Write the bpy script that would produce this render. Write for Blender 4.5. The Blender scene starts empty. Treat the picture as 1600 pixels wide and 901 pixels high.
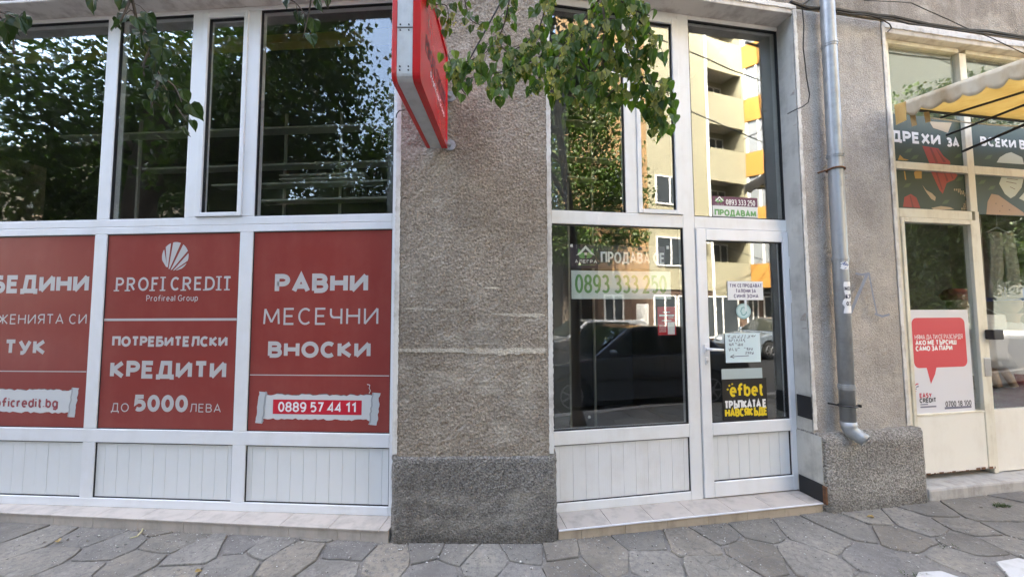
import bpy, bmesh, math, random
import numpy as np
from mathutils import Vector, Matrix
rng = random.Random(7)
R = math.radians
sc = bpy.context.scene
col = sc.collection

# ------------------------------------------------------------------ camera, light, exposure
CAM_Z, PITCH, ROLL, FOC = 1.6, 0.0601777, -0.00449, 600.0          # FOC in pixels of a 1600 wide frame
def cam_axes():
    cp, sp, cr, sr = math.cos(PITCH), math.sin(PITCH), math.cos(ROLL), math.sin(ROLL)
    right, down, fwd = Vector((1, 0, 0)), Vector((0, sp, -cp)), Vector((0, cp, sp))
    return right * cr - down * sr, right * sr + down * cr, fwd
AX, AD, AF = cam_axes()
cam = bpy.data.cameras.new('camera')
cam.sensor_width, cam.lens = 36.0, FOC / 1600 * 36.0
cam.clip_start, cam.clip_end = 0.05, 500
camo = bpy.data.objects.new('camera', cam); col.objects.link(camo)
camo.matrix_world = Matrix(((AX.x, -AD.x, -AF.x, 0), (AX.y, -AD.y, -AF.y, 0), (AX.z, -AD.z, -AF.z, CAM_Z), (0, 0, 0, 1)))
sc.camera = camo

SUN_EL, SUN_AZ = R(52), R(-38)                                      # from behind the shops, a little to the left
world = bpy.data.worlds.new('World'); sc.world = world; world.use_nodes = True
wn = world.node_tree
sky = wn.nodes.new('ShaderNodeTexSky'); sky.sky_type = 'NISHITA'; sky.sun_disc = False
sky.sun_elevation, sky.sun_rotation = SUN_EL, SUN_AZ
sky.air_density, sky.dust_density, sky.ozone_density = 1.0, 4.0, .6
wn.links.new(sky.outputs[0], wn.nodes['Background'].inputs[0])
wn.nodes['Background'].inputs[1].default_value = 0.15
sun = bpy.data.lights.new('sun', 'SUN'); sun.energy = 2.6; sun.angle = R(0.5); sun.color = (1.0, 0.95, 0.86)
suno = bpy.data.objects.new('sun', sun); col.objects.link(suno)
sd = Vector((math.cos(SUN_EL) * math.sin(SUN_AZ), math.cos(SUN_EL) * math.cos(SUN_AZ), math.sin(SUN_EL)))
suno.rotation_euler = sd.to_track_quat('Z', 'Y').to_euler(); suno.location = (0, 0, 30)
vs = sc.view_settings
vs.view_transform = 'Standard'; vs.look = 'None'; vs.gamma = 1.0; vs.use_curve_mapping = False
vs.exposure = 3.95
vs.use_white_balance = True; vs.white_balance_temperature = 7050; vs.white_balance_tint = 10
sc.cycles.max_bounces = 10; sc.cycles.transparent_max_bounces = 24; sc.cycles.glossy_bounces = 4
sc.cycles.diffuse_bounces = 5
sc.cycles.use_denoising = True
sc.cycles.sample_clamp_indirect = 8.0

# ------------------------------------------------------------------ planes of the two facades
def ray(px, py): return AX * ((px - 800) / FOC) + AD * ((py - 450.5) / FOC) + AF
CAMP = Vector((0, 0, CAM_Z))
class Plane:
    """vertical plane: u runs right along the wall, z up, dep into the building"""
    def __init__(s, o, ang):
        s.o = Vector(o); s.d = Vector((math.cos(ang), math.sin(ang), 0)); s.n = Vector((-math.sin(ang), math.cos(ang), 0))
    def w(s, u, z, dep=0.0): return s.o + s.d * u + s.n * dep + Vector((0, 0, z))
    def uz(s, px, py, dep=0.0):
        d = ray(px, py); p = CAMP + d * ((s.o + s.n * dep - CAMP).dot(s.n) / d.dot(s.n)); q = p - s.o
        return q.dot(s.d), p.z
    def shift(s, dep): q = Plane(s.o + s.n * dep, 0); q.d, q.n = s.d, s.n; return q
AL, AR = -0.068148, 0.169156
GL = Plane((-.913, 2.97, 0), AL)          # outer face of the white frames, left shop
GR = Plane((.338, 3.022, 0), AR)          # the same, entrance
WL = Plane((-.88, 2.79, 0), AL)           # outer wall face, left
WR = Plane((.317, 2.80, 0), AR)           # outer wall face, right
WF = WR.shift(.05)                        # outer wall face of the entrance side, a little behind the step front
PF = Plane((0, 2.78, 0), 0)               # pillar face
SH = WR.shift(.12)                        # cream frames of the clothes shop
def at(px, py, y):                        # a point at distance y in front of the camera position
    d = ray(px, py); return CAMP + d * (y / d.y)
def onz(px, py, z=0):
    d = ray(px, py); return CAMP + d * ((z - CAM_Z) / d.z)

# ------------------------------------------------------------------ materials
def mat(name, base=(.5, .5, .5), rough=.6, metal=0, spec=.5):
    m = bpy.data.materials.new(name); m.use_nodes = True
    b = m.node_tree.nodes['Principled BSDF']
    b.inputs['Base Color'].default_value = (*base, 1); b.inputs['Roughness'].default_value = rough
    b.inputs['Metallic'].default_value = metal; b.inputs['Specular IOR Level'].default_value = spec
    return m
class NT:
    def __init__(s, m):
        s.t = m.node_tree; s.b = s.t.nodes['Principled BSDF']
        tc = s.t.nodes.new('ShaderNodeTexCoord'); s.co = tc.outputs['Object']
    def mapping(s, scale):
        n = s.t.nodes.new('ShaderNodeMapping'); n.inputs['Scale'].default_value = scale; s.t.links.new(s.co, n.inputs[0]); return n.outputs[0]
    def noise(s, scale, detail=4, rough=.6, co=None, out='Fac'):
        n = s.t.nodes.new('ShaderNodeTexNoise'); n.inputs['Scale'].default_value = scale; n.inputs['Detail'].default_value = detail
        n.inputs['Roughness'].default_value = rough; s.t.links.new(co or s.co, n.inputs['Vector']); return n.outputs[out]
    def voro(s, scale, out='Distance', feature='F1', co=None):
        n = s.t.nodes.new('ShaderNodeTexVoronoi'); n.feature = feature; n.inputs['Scale'].default_value = scale
        s.t.links.new(co or s.co, n.inputs['Vector']); return n.outputs[out]
    def ramp(s, x, stops):
        n = s.t.nodes.new('ShaderNodeValToRGB'); e = n.color_ramp.elements
        while len(e) < len(stops): e.new(.5)
        for k, (p, c) in enumerate(stops):
            e[k].position = p; e[k].color = (*c, 1) if len(c) == 3 else c
        s.t.links.new(x, n.inputs[0]); return n.outputs[0]
    def mix(s, f, a, b, mode='MIX'):
        n = s.t.nodes.new('ShaderNodeMix'); n.data_type = 'RGBA'; n.blend_type = mode
        for k, v in ((0, f), (6, a), (7, b)):
            if hasattr(v, 'links'): s.t.links.new(v, n.inputs[k])
            else: n.inputs[k].default_value = v if k == 0 else (*v, 1)
        return n.outputs[2]
    def math(s, op, a, b=0.0):
        n = s.t.nodes.new('ShaderNodeMath'); n.operation = op
        for k, v in enumerate((a, b)):
            if hasattr(v, 'links'): s.t.links.new(v, n.inputs[k])
            else: n.inputs[k].default_value = v
        return n.outputs[0]
    def sep(s, axis):
        n = s.t.nodes.new('ShaderNodeSeparateXYZ'); s.t.links.new(s.co, n.inputs[0]); return n.outputs[axis]
    def color(s, c): s.t.links.new(c, s.b.inputs['Base Color'])
    def roughness(s, c): s.t.links.new(c, s.b.inputs['Roughness'])
    def bump(s, h, strength=.4, dist=.004, prev=None):
        n = s.t.nodes.new('ShaderNodeBump'); n.inputs['Strength'].default_value = strength; n.inputs['Distance'].default_value = dist
        s.t.links.new(h, n.inputs['Height'])
        if prev: s.t.links.new(prev, n.inputs['Normal'])
        s.t.links.new(n.outputs[0], s.b.inputs['Normal']); return n.outputs[0]

def pebbledash(name, dark, light, scale, strength=1.0, dist=.012, streak=.5, pebble=False):
    m = mat(name, light, .95, spec=.15); t = NT(m)
    grain = t.noise(scale, 3, .75); grit = t.voro(scale * .55)
    c = t.ramp(grain, [(.32, dark), (.5, tuple(.5 * (a + b) for a, b in zip(dark, light))), (.68, light)])
    if pebble:
        cells = t.voro(scale * .85, 'Color'); cv = t.ramp(cells, [(.12, tuple(v * .55 for v in dark)), (.3, dark), (.55, light), (.95, tuple(min(1, v * 1.5) for v in light))])
        c = t.mix(.5, c, cv)
    big = t.noise(1.7, 5, .65); st = t.noise(3.0, 5, .6, t.mapping((3.2, 3.2, .35)))
    c = t.mix(t.ramp(big, [(.36, (0, 0, 0)), (.66, (1, 1, 1))]), t.mix(.42, c, (.105, .088, .070)), c)
    c = t.mix(t.ramp(t.noise(2.3, 6, .7, t.mapping((1, 1, 1.6))), [(.52, (0, 0, 0)), (.70, (.5, .5, .5))]), c, (.60, .55, .47))
    c = t.mix(t.ramp(t.sep(2), [(.0, (.5, .5, .5)), (.16, (0, 0, 0))]), c, (.10, .09, .075))
    c = t.mix(t.math('MULTIPLY', t.ramp(st, [(.50, (0, 0, 0)), (.72, (1, 1, 1))]), streak), c, (.46, .42, .37))
    sp = t.noise(scale * .8, 2, .5); c = t.mix(t.ramp(sp, [(.70, (0, 0, 0)), (.76, (1, 1, 1))]), c, (.62, .59, .54))
    t.color(c)
    n1 = t.bump(grain, strength, dist); t.bump(grit, strength * .8, dist * .9, n1)
    return m
M = {}
M['pillar'] = pebbledash('pebbledash_brown', (.205, .166, .128), (.56, .49, .405), 84, .9, .015, .25)
M['plinth'] = pebbledash('washed_gravel_plinth', (.15, .141, .13), (.36, .34, .31), 120, 1.0, .014, .05, True)
M['wall'] = pebbledash('pebbledash_grey', (.34, .305, .27), (.66, .615, .565), 120, .7, .008, .85)
M['wall_dark'] = pebbledash('pebbledash_old', (.19, .165, .14), (.38, .34, .295), 120, .7, .008, .4)
M['plinth_pale'] = pebbledash('washed_gravel_pale', (.20, .185, .165), (.56, .53, .48), 110, 1.0, .014, .2, True)

def painted(name, base, dirt, amount=.5, rough=.5, scale=6, bump=.1):
    m = mat(name, base, rough); t = NT(m)
    a = t.noise(scale, 7, .68); b = t.noise(scale * .3, 4, .6, t.mapping((4, 4, .5)))
    f = t.math('MULTIPLY', t.ramp(t.math('MULTIPLY', t.math('ADD', a, b), .5), [(.47, (0, 0, 0)), (.63, (1, 1, 1))]), amount)
    t.color(t.mix(f, base, dirt)); t.bump(t.noise(scale * 9, 3), bump, .003)
    return m
M['white_plaster'] = painted('white_painted_plaster', (.72, .70, .66), (.40, .36, .31), .9, .8, 9, .5)
M['soffit'] = painted('cracked_soffit_paint', (.68, .64, .60), (.36, .31, .28), .8, .8, 7, .5)
M['reveal'] = painted('grey_reveal_paint', (.56, .55, .50), (.30, .29, .26), .75, .75, 5, .4)
M['pvc'] = painted('white_pvc', (.80, .81, .82), (.62, .60, .55), .26, .28, 4, .0)
M['pvc_worn'] = painted('white_pvc_worn', (.79, .79, .78), (.60, .57, .52), .30, .38, 7, .05)
M['panel'] = painted('white_pvc_panel', (.74, .755, .75), (.64, .64, .61), .20, .35, 5, .0)
M['cream'] = painted('cream_gloss_paint', (.74, .70, .58), (.50, .43, .31), .6, .4, 8, .15)
M['cream_panel'] = painted('cream_sheet_panel', (.80, .77, .69), (.62, .56, .46), .35, .4, 4, .05)
M['seal'] = mat('black_rubber_seal', (.012, .012, .013), .6)
M['tile'] = painted('beige_floor_tile', (.50, .41, .31), (.30, .24, .18), .7, .45, 8, .15)
M['tile_top'] = painted('pink_stone_tile', (.47, .415, .365), (.30, .27, .235), .75, .5, 8, .15)
M['trim'] = mat('white_step_trim', (.80, .80, .83), .3)
M['concrete'] = painted('pale_concrete', (.44, .42, .39), (.27, .25, .23), .8, .9, 9, .6)
M['zinc'] = painted('galvanised_pipe', (.36, .375, .385), (.24, .25, .25), .8, .42, 10, .1); M['zinc'].node_tree.nodes['Principled BSDF'].inputs['Metallic'].default_value = .45
M['dark_metal'] = mat('dark_metal', (.03, .03, .032), .45, .3)
M['black'] = mat('black_rubber', (.02, .02, .021), .7)
M['rust'] = painted('rusty_metal', (.20, .09, .04), (.06, .03, .02), .8, .9, 30, .4)
M['alu'] = painted('brushed_aluminium_band', (.56, .58, .60), (.40, .41, .42), .6, .38, 14, .05); M['alu'].node_tree.nodes['Principled BSDF'].inputs['Metallic'].default_value = .3
M['red_gloss'] = painted('red_acrylic', (.56, .012, .018), (.38, .02, .02), .5, .18, 6, .0)
M['red_trim'] = painted('red_painted_trim', (.60, .018, .02), (.42, .12, .10), .35, .35, 20, .1)
M['interior'] = mat('interior_wall', (.10, .10, .095), .9)
M['interior_floor'] = mat('interior_floor', (.12, .11, .10), .6)
M['beam'] = mat('tan_beam', (.62, .44, .15), .7)
M['shelf'] = mat('pale_shelf', (.42, .42, .36), .5)
M['bark'] = mat('bark', (.09, .07, .055), .95)
M['cable'] = mat('black_cable', (.015, .014, .014), .6)
M['chrome'] = mat('steel_part', (.62, .62, .62), .28, .9)
M['white_plastic'] = mat('white_plastic', (.80, .80, .80), .3)

def glass(name, refl, tint=(.86, .88, .88), rough=0.0, warp=0.0):
    m = bpy.data.materials.new(name); m.use_nodes = True; t = m.node_tree; t.nodes.clear()
    o = t.nodes.new('ShaderNodeOutputMaterial'); mx = t.nodes.new('ShaderNodeMixShader')
    tr = t.nodes.new('ShaderNodeBsdfTransparent'); tr.inputs[0].default_value = (*tint, 1)
    gl = t.nodes.new('ShaderNodeBsdfGlossy'); gl.inputs['Roughness'].default_value = rough; gl.inputs[0].default_value = (.97, 1, 1, 1)
    lw = t.nodes.new('ShaderNodeLayerWeight'); lw.inputs[0].default_value = .25
    ma = t.nodes.new('ShaderNodeMath'); ma.operation = 'MULTIPLY_ADD'; t.links.new(lw.outputs['Fresnel'], ma.inputs[0]); ma.inputs[1].default_value = .35; ma.inputs[2].default_value = refl
    t.links.new(ma.outputs[0], mx.inputs[0]); t.links.new(tr.outputs[0], mx.inputs[1]); t.links.new(gl.outputs[0], mx.inputs[2]); t.links.new(mx.outputs[0], o.inputs[0])
    if warp:
        tc = t.nodes.new('ShaderNodeTexCoord'); n = t.nodes.new('ShaderNodeTexNoise'); n.inputs['Scale'].default_value = 1.6; n.inputs['Detail'].default_value = 1
        t.links.new(tc.outputs['Object'], n.inputs['Vector'])
        b = t.nodes.new('ShaderNodeBump'); b.inputs['Strength'].default_value = warp; b.inputs['Distance'].default_value = .02
        t.links.new(n.outputs[0], b.inputs['Height']); t.links.new(b.outputs[0], gl.inputs['Normal'])
    return m
M['glass'] = glass('window_glass', .05, (.965, .975, .97), warp=.06)
M['glass_r'] = glass('entrance_glass', .10, (.95, .965, .96), warp=.03)
M['glass_s'] = glass('shop_glass', .065, (.96, .97, .965), warp=.06)
M['glass_bay'] = mat('curtained_glass', (.24, .26, .28), .15)
M['glass_far'] = mat('far_window_glass', (.05, .06, .07), .08)

# ------------------------------------------------------------------ mesh builder
class MB:
    def __init__(s): s.v, s.f = [], []
    def add(s, vs, fs):
        b = len(s.v); s.v += [tuple(v) for v in vs]; s.f += [tuple(b + i for i in f) for f in fs]
    def hexa(s, p):  # 8 corners: bottom ring 4, top ring 4
        s.add(p, [(0, 3, 2, 1), (4, 5, 6, 7), (0, 1, 5, 4), (1, 2, 6, 5), (2, 3, 7, 6), (3, 0, 4, 7)])
    def box(s, x0, x1, y0, y1, z0, z1):
        s.hexa([(x0, y0, z0), (x1, y0, z0), (x1, y1, z0), (x0, y1, z0), (x0, y0, z1), (x1, y0, z1), (x1, y1, z1), (x0, y1, z1)])
    def fbox(s, pl, u0, u1, z0, z1, d0, d1):
        s.hexa([pl.w(u0, z0, d0), pl.w(u1, z0, d0), pl.w(u1, z0, d1), pl.w(u0, z0, d1), pl.w(u0, z1, d0), pl.w(u1, z1, d0), pl.w(u1, z1, d1), pl.w(u0, z1, d1)])
    def prism(s, pts, off):  # polygon pts (3D) extruded by vector off
        n = len(pts); off = Vector(off)
        s.add([Vector(p) for p in pts] + [Vector(p) + off for p in pts], [tuple(range(n)), tuple(range(2 * n - 1, n - 1, -1))] + [(i, i + n, (i + 1) % n + n, (i + 1) % n) for i in range(n)])
    def tube(s, pts, r, n=8, cap=True):
        pts = [Vector(p) for p in pts]; rs = r if isinstance(r, (list, tuple)) else [r] * len(pts)
        rings = []; up = None
        for i, p in enumerate(pts):
            t = (pts[min(i + 1, len(pts) - 1)] - pts[max(i - 1, 0)]).normalized()
            if up is None: up = t.orthogonal().normalized()
            up = (up - t * up.dot(t)); up = up.normalized() if up.length > 1e-6 else t.orthogonal().normalized()
            b = t.cross(up)
            rings.append([p + (up * math.cos(2 * math.pi * k / n) + b * math.sin(2 * math.pi * k / n)) * rs[i] for k in range(n)])
        vs = [v for rg in rings for v in rg]; fs = []
        for i in range(len(pts) - 1):
            for k in range(n):
                a, c = i * n + k, i * n + (k + 1) % n; fs.append((a, c, c + n, a + n))
        if cap: fs += [tuple(range(n - 1, -1, -1)), tuple((len(pts) - 1) * n + k for k in range(n))]
        s.add(vs, fs)
    def cyl(s, c, axis, r, h, n=24): c = Vector(c); a = Vector(axis).normalized(); s.tube([c - a * h / 2, c + a * h / 2], r, n)
    def ball(s, c, rx, ry, rz, n=10, m=7):
        vs = []; fs = []
        for i in range(m + 1):
            th = math.pi * i / m
            for k in range(n):
                ph = 2 * math.pi * k / n; vs.append((c[0] + rx * math.sin(th) * math.cos(ph), c[1] + ry * math.sin(th) * math.sin(ph), c[2] + rz * math.cos(th)))
        for i in range(m):
            for k in range(n): fs.append((i * n + k, (i + 1) * n + k, (i + 1) * n + (k + 1) % n, i * n + (k + 1) % n))
        s.add(vs, fs)
    def build(s, name, material, parent=None, bevel=0, smooth=False, segs=2):
        me = bpy.data.meshes.new(name); me.from_pydata(s.v, [], s.f); me.update()
        if not s.__dict__.get('keep'):
            bm = bmesh.new(); bm.from_mesh(me); bmesh.ops.recalc_face_normals(bm, faces=bm.faces); bm.to_mesh(me); bm.free()
        mm = M[material] if isinstance(material, str) else material
        me.materials.append(mm)
        if smooth: me.polygons.foreach_set('use_smooth', [True] * len(me.polygons))
        o = bpy.data.objects.new(name, me); col.objects.link(o)
        if parent is not None:
            o.parent = parent; base = Vector((0, 0, 0)); q = parent
            while q is not None: base += q.location; q = q.parent
            o.location = -base
        if bevel:
            b = o.modifiers.new('bevel', 'BEVEL'); b.width = bevel; b.segments = segs; b.limit_method = 'ANGLE'; b.angle_limit = R(50)
        return o
def tag(o, label=None, cat=None, group=None, kind=None):
    for k, v in (('label', label), ('category', cat), ('group', group), ('kind', kind)):
        if v: o[k] = v
    return o
def empty(name, loc, label, cat, group=None, kind=None):
    o = bpy.data.objects.new(name, None); col.objects.link(o); o.location = loc; o.empty_display_size = .1
    return tag(o, label, cat, group, kind)

# ------------------------------------------------------------------ lettering: a stroke alphabet
def arc(cx, cy, rx, ry, a0, a1, n=10):
    return [(cx + rx * math.cos(R(a0 + (a1 - a0) * i / n)), cy + ry * math.sin(R(a0 + (a1 - a0) * i / n))) for i in range(n + 1)]
def ell(cx, cy, rx, ry, n=20): return arc(cx, cy, rx, ry, 90, 450 - 360 / n, n - 1) + ['closed']
G = {
 'А': (.74, [[(0, 0), (.5, 1), (1, 0)], [(.17, .30), (.83, .30)]]),
 'Б': (.60, [[(.92, 1), (0, 1), (0, 0), (.55, 0)] + arc(.55, .285, .45, .285, -90, 90) + [(0, .57)]]),
 'В': (.62, [[(0, 0), (0, 1), (.52, 1)] + arc(.52, .765, .40, .235, 90, -90) + [(.02, .53)], [(.5, .53)] + arc(.55, .265, .45, .265, 90, -90) + [(0, 0)]]),
 'Г': (.52, [[(0, 0), (0, 1), (1, 1)]]),
 'Д': (.82, [[(0, -.22), (0, 0), (1, 0), (1, -.22)], [(.16, 0), (.30, 1), (.84, 1), (.84, 0)]]),
 'Е': (.54, [[(1, 1), (0, 1), (0, 0), (1, 0)], [(0, .52), (.88, .52)]]),
 'Ж': (1.0, [[(.5, 0), (.5, 1)], [(0, 1), (.46, .5), (0, 0)], [(1, 1), (.54, .5), (1, 0)]]),
 'З': (.56, [[(.02, .86)] + arc(.42, .765, .48, .235, 120, -90) + [(.3, .53)], [(.3, .53)] + arc(.45, .265, .55, .265, 90, -120) + [(0, .12)]]),
 'И': (.72, [[(0, 1), (0, 0)], [(0, 0), (1, 1)], [(1, 1), (1, 0)]]),
 'К': (.64, [[(0, 0), (0, 1)], [(.95, 1), (.12, .5), (1, 0)]]),
 'Л': (.70, [[(-.02, 0), (.1, .03), (.2, .3), (.26, 1), (1, 1), (1, 0)]]),
 'М': (.88, [[(0, 0), (.06, 1)], [(.06, 1), (.5, .12)], [(.5, .12), (.94, 1)], [(.94, 1), (1, 0)]]),
 'Н': (.70, [[(0, 0), (0, 1)], [(1, 0), (1, 1)], [(0, .52), (1, .52)]]),
 'О': (.80, [ell(.5, .5, .5, .5)]),
 'П': (.69, [[(0, 0), (0, 1), (1, 1), (1, 0)]]),
 'Р': (.58, [[(0, 0), (0, 1), (.5, 1)] + arc(.5, .735, .5, .265, 90, -90) + [(0, .47)]]),
 'С': (.66, [arc(.55, .5, .55, .5, 48, 312, 16)]),
 'Т': (.60, [[(0, 1), (1, 1)], [(.5, 1), (.5, 0)]]),
 'У': (.66, [[(0, 1), (.52, .3)], [(1, 1), (.46, .1), (.3, 0), (.08, 0)]]),
 'Х': (.66, [[(0, 0), (1, 1)], [(0, 1), (1, 0)]]),
 'Ц': (.74, [[(0, 1), (0, 0), (1.08, 0), (1.08, -.2)], [(.86, 1), (.86, 0)]]),
 'Ч': (.62, [[(0, 1), (0, .62), (.1, .47), (.3, .42), (1, .42)], [(1, 1), (1, 0)]]),
 'Ш': (.98, [[(0, 1), (0, 0), (1, 0), (1, 1)], [(.5, 1), (.5, 0)]]),
 'Ъ': (.74, [[(0, 1), (.26, 1), (.26, 0), (.62, 0)] + arc(.62, .28, .38, .28, -90, 90) + [(.26, .56)]]),
 'Ь': (.56, [[(0, 1), (0, 0), (.5, 0)] + arc(.5, .28, .5, .28, -90, 90) + [(0, .56)]]),
 'Я': (.60, [[(1, 0), (1, 1), (.5, 1)] + arc(.5, .735, .5, .265, 90, 270) + [(1, .47)], [(.5, .47), (0, 0)]]),
 'Ф': (.9, [[(.5, 0), (.5, 1)], ell(.5, .55, .5, .3)]),
 '0': (.56, [ell(.5, .5, .5, .5)]),
 '1': (.40, [[(0, .78), (.75, 1), (.75, 0)]]),
 '2': (.54, [arc(.48, .71, .48, .29, 165, -20) + [(0, 0), (1, 0)]]),
 '3': (.55, [[(.04, .88)] + arc(.44, .76, .46, .24, 120, -90) + [(.3, .52)], [(.3, .52)] + arc(.45, .26, .55, .26, 90, -130) + [(0, .10)]]),
 '4': (.58, [[(.78, 0), (.78, 1), (0, .26), (1, .26)]]),
 '5': (.54, [[(.92, 1), (.12, 1), (.06, .54)] + arc(.44, .32, .56, .32, 115, -130)]),
 '7': (.52, [[(0, 1), (1, 1), (.32, 0)]]),
 '8': (.57, [ell(.5, .76, .44, .24), ell(.5, .26, .5, .26)]),
 '9': (.56, [ell(.5, .69, .5, .31), [(1, .69), (.98, .4), (.8, .12), (.5, 0), (.12, .04)]]),
 'F': (.52, [[(0, 0), (0, 1), (1, 1)], [(0, .52), (.85, .52)]]),
 'I': (.001, [[(0, 0), (0, 1)]]),
 'D': (.72, [[(0, 0), (0, 1), (.4, 1)] + arc(.4, .5, .6, .5, 90, -90) + [(0, 0)]]),
 'R': (.62, [[(0, 0), (0, 1), (.5, 1)] + arc(.5, .74, .46, .26, 90, -90) + [(0, .48)], [(.48, .48), (1, 0)]]),
 'S': (.58, [[(.95, .88)] + arc(.5, .75, .46, .25, 50, 270) + arc(.5, .25, .5, .25, 90, -140)]),
 'Y': (.66, [[(0, 1), (.5, .45), (1, 1)], [(.5, .45), (.5, 0)]]),
 'G': (.74, [arc(.55, .5, .55, .5, 48, 350, 16) + [(.98, .46), (.62, .46)]]),
 'a': (.48, [[(.1, .66)] + arc(.5, .5, .45, .2, 110, 0, 5) + [(.95, 0)], ell(.45, .19, .45, .19)]),
 'b': (.50, [[(0, 1), (0, 0)], ell(.5, .35, .5, .35)]), 'c': (.44, [arc(.55, .35, .55, .35, 48, 312, 12)]),
 'd': (.50, [[(1, 1), (1, 0)], ell(.5, .35, .5, .35)]), 'e': (.50, [[(0, .36), (1, .36)] + arc(.5, .35, .5, .35, 2, 310, 14)]),
 'f': (.42, [[(1.1, 1), (.75, 1), (.45, .9), (.36, .72), (.36, 0)], [(-.12, .60), (1.0, .60)]]), 'g': (.50, [ell(.5, .35, .5, .35), [(1, .7), (1, -.12), (.7, -.27), (.1, -.22)]]),
 'i': (.001, [[(0, 0), (0, .7)], [(0, .9), (0, 1)]]), 'l': (.001, [[(0, 0), (0, 1)]]), 'o': (.52, [ell(.5, .35, .5, .35)]),
 'p': (.50, [[(0, .7), (0, -.28)], ell(.5, .35, .5, .35)]), 'r': (.30, [[(0, 0), (0, .7)], [(0, .45), (.35, .66), (1, .68)]]),
 't': (.32, [[(.4, .95), (.4, .1), (.6, 0), (1, .02)], [(0, .7), (1, .7)]]), 'u': (.48, [[(0, .7), (0, .25)] + arc(.5, .25, .5, .25, 180, 360) + [(1, .7)], [(1, .7), (1, 0)]]),
 'w': (.74, [[(0, .7), (.25, 0), (.5, .65), (.75, 0), (1, .7)]]), 'n': (.48, [[(0, 0), (0, .7)], [(0, .45)] + arc(.5, .45, .5, .25, 180, 0) + [(1, 0)]]),
 '.': (.001, [[(0, 0), (0, .1)]]),
}
for a, b in zip('AECOPTMHBKX', 'АЕСОРТМНВКХ'): G[a] = G[b]
def ribbon(mb, pts, w, place, dz):
    closed = pts[-1] == 'closed'
    if closed: pts = pts[:-1]
    q = [Vector(p) for p in pts]; q = [p for i, p in enumerate(q) if i == 0 or (p - q[i - 1]).length > 1e-7]
    n = len(q); L, Rr = [], []
    for i in range(n):
        if closed: a, b = q[i - 1], q[(i + 1) % n]
        else: a, b = q[max(i - 1, 0)], q[min(i + 1, n - 1)]
        d0 = (q[i] - a).normalized() if (q[i] - a).length > 1e-9 else None
        d1 = (b - q[i]).normalized() if (b - q[i]).length > 1e-9 else None
        d0 = d0 or d1; d1 = d1 or d0
        n0, n1 = Vector((-d0.y, d0.x)), Vector((-d1.y, d1.x))
        m = n0 + n1; m = m.normalized() if m.length > 1e-4 else n0
        k = min(1 / max(m.dot(n0), .3), 2.2) * w / 2
        L.append(q[i] + m * k); Rr.append(q[i] - m * k)
    vs = [place(p.x, p.y, dz) for p in L] + [place(p.x, p.y, dz) for p in Rr]
    mb.add(vs, [(i, n + i, n + (i + 1) % n, (i + 1) % n) for i in range(n if closed else n - 1)])
def text(mb, s, x0, x1, y0, y1, place, weight=.15, tracking=.16, serif=False, small=False):
    """letters fitted into the box x0..x1, y0..y1 of place(x, y, lift)"""
    h = y1 - y0; t = weight * h; items = []; x = 0
    for ch in s:
        if ch == ' ': x += .36; continue
        k = .76 if small and ch != s[0] else 1
        wd, st = G[ch]; wd = wd * k; items.append((x, wd, st, k)); x += wd + weight + tracking * k
    tot = x - tracking
    sx = (x1 - x0) / tot
    lay = 0
    for (xx, wd, st, k) in items:
        for pl in st:
            lay += 1; P = []
            for p in pl:
                if p == 'closed': P.append(p); continue
                P.append((x0 + (xx + weight / 2 + p[0] * wd) * sx, y0 + t / 2 + p[1] * (h * k - t)))
            ribbon(mb, P, t if sx > .6 * h else t * max(.62, sx / h), place, .00012 * (lay % 4) + .0004)
            if serif:
                ends = [(P[0], P[1] if len(P) > 1 else None), (P[-1], P[-2])] if P[-1] != 'closed' else []
                for e, pv in ends:
                    if pv is not None and abs(e[0] - pv[0]) < .3 * abs(e[1] - pv[1]):
                        sg = 1 if e[1] > pv[1] else -1; yy = e[1] + sg * t * .3
                        ribbon(mb, [(e[0] - t * 1.45, yy), (e[0] + t * 1.45, yy)], t * .6, place, .0009)
def on(pl, dep):  # lettering surface on a facade plane: lift is towards the street
    return lambda x, y, dz: pl.w(x, y, dep - dz)
def ptext(mb, s, pl, dep, p_tl, p_br, **kw):
    """text whose top-left and bottom-right corners are seen at these picture points"""
    a, b = pl.uz(*p_tl, dep), pl.uz(*p_br, dep)
    text(mb, s, a[0], b[0], b[1], a[1], on(pl, dep), **kw)
def prect(mb, pl, dep, p_tl, p_br, lift=.0004, thick=.0003):
    a, b = pl.uz(*p_tl, dep), pl.uz(*p_br, dep)
    mb.fbox(pl, a[0], b[0], b[1], a[1], dep - lift - thick, dep - lift)
def ppoly(mb, pl, dep, pts, lift=.0006):
    vs = [pl.w(*pl.uz(x, y, dep), dep - lift) for x, y in pts]; mb.add(vs, [tuple(range(len(vs)))])
INK = {}
def ink(name, c, rough=.5):
    if name not in INK: INK[name] = mat('ink_' + name, c, rough)
    return INK[name]
GREY = ink('silver_grey', (.50, .485, .475), .35); WHITE = ink('white', (.82, .82, .82)); RED = painted('poster_red_film', (.27, .050, .042), (.31, .075, .062), .7, .2, 2.5, .02); BRIGHT = ink('bright_red', (.55, .01, .03))

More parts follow.
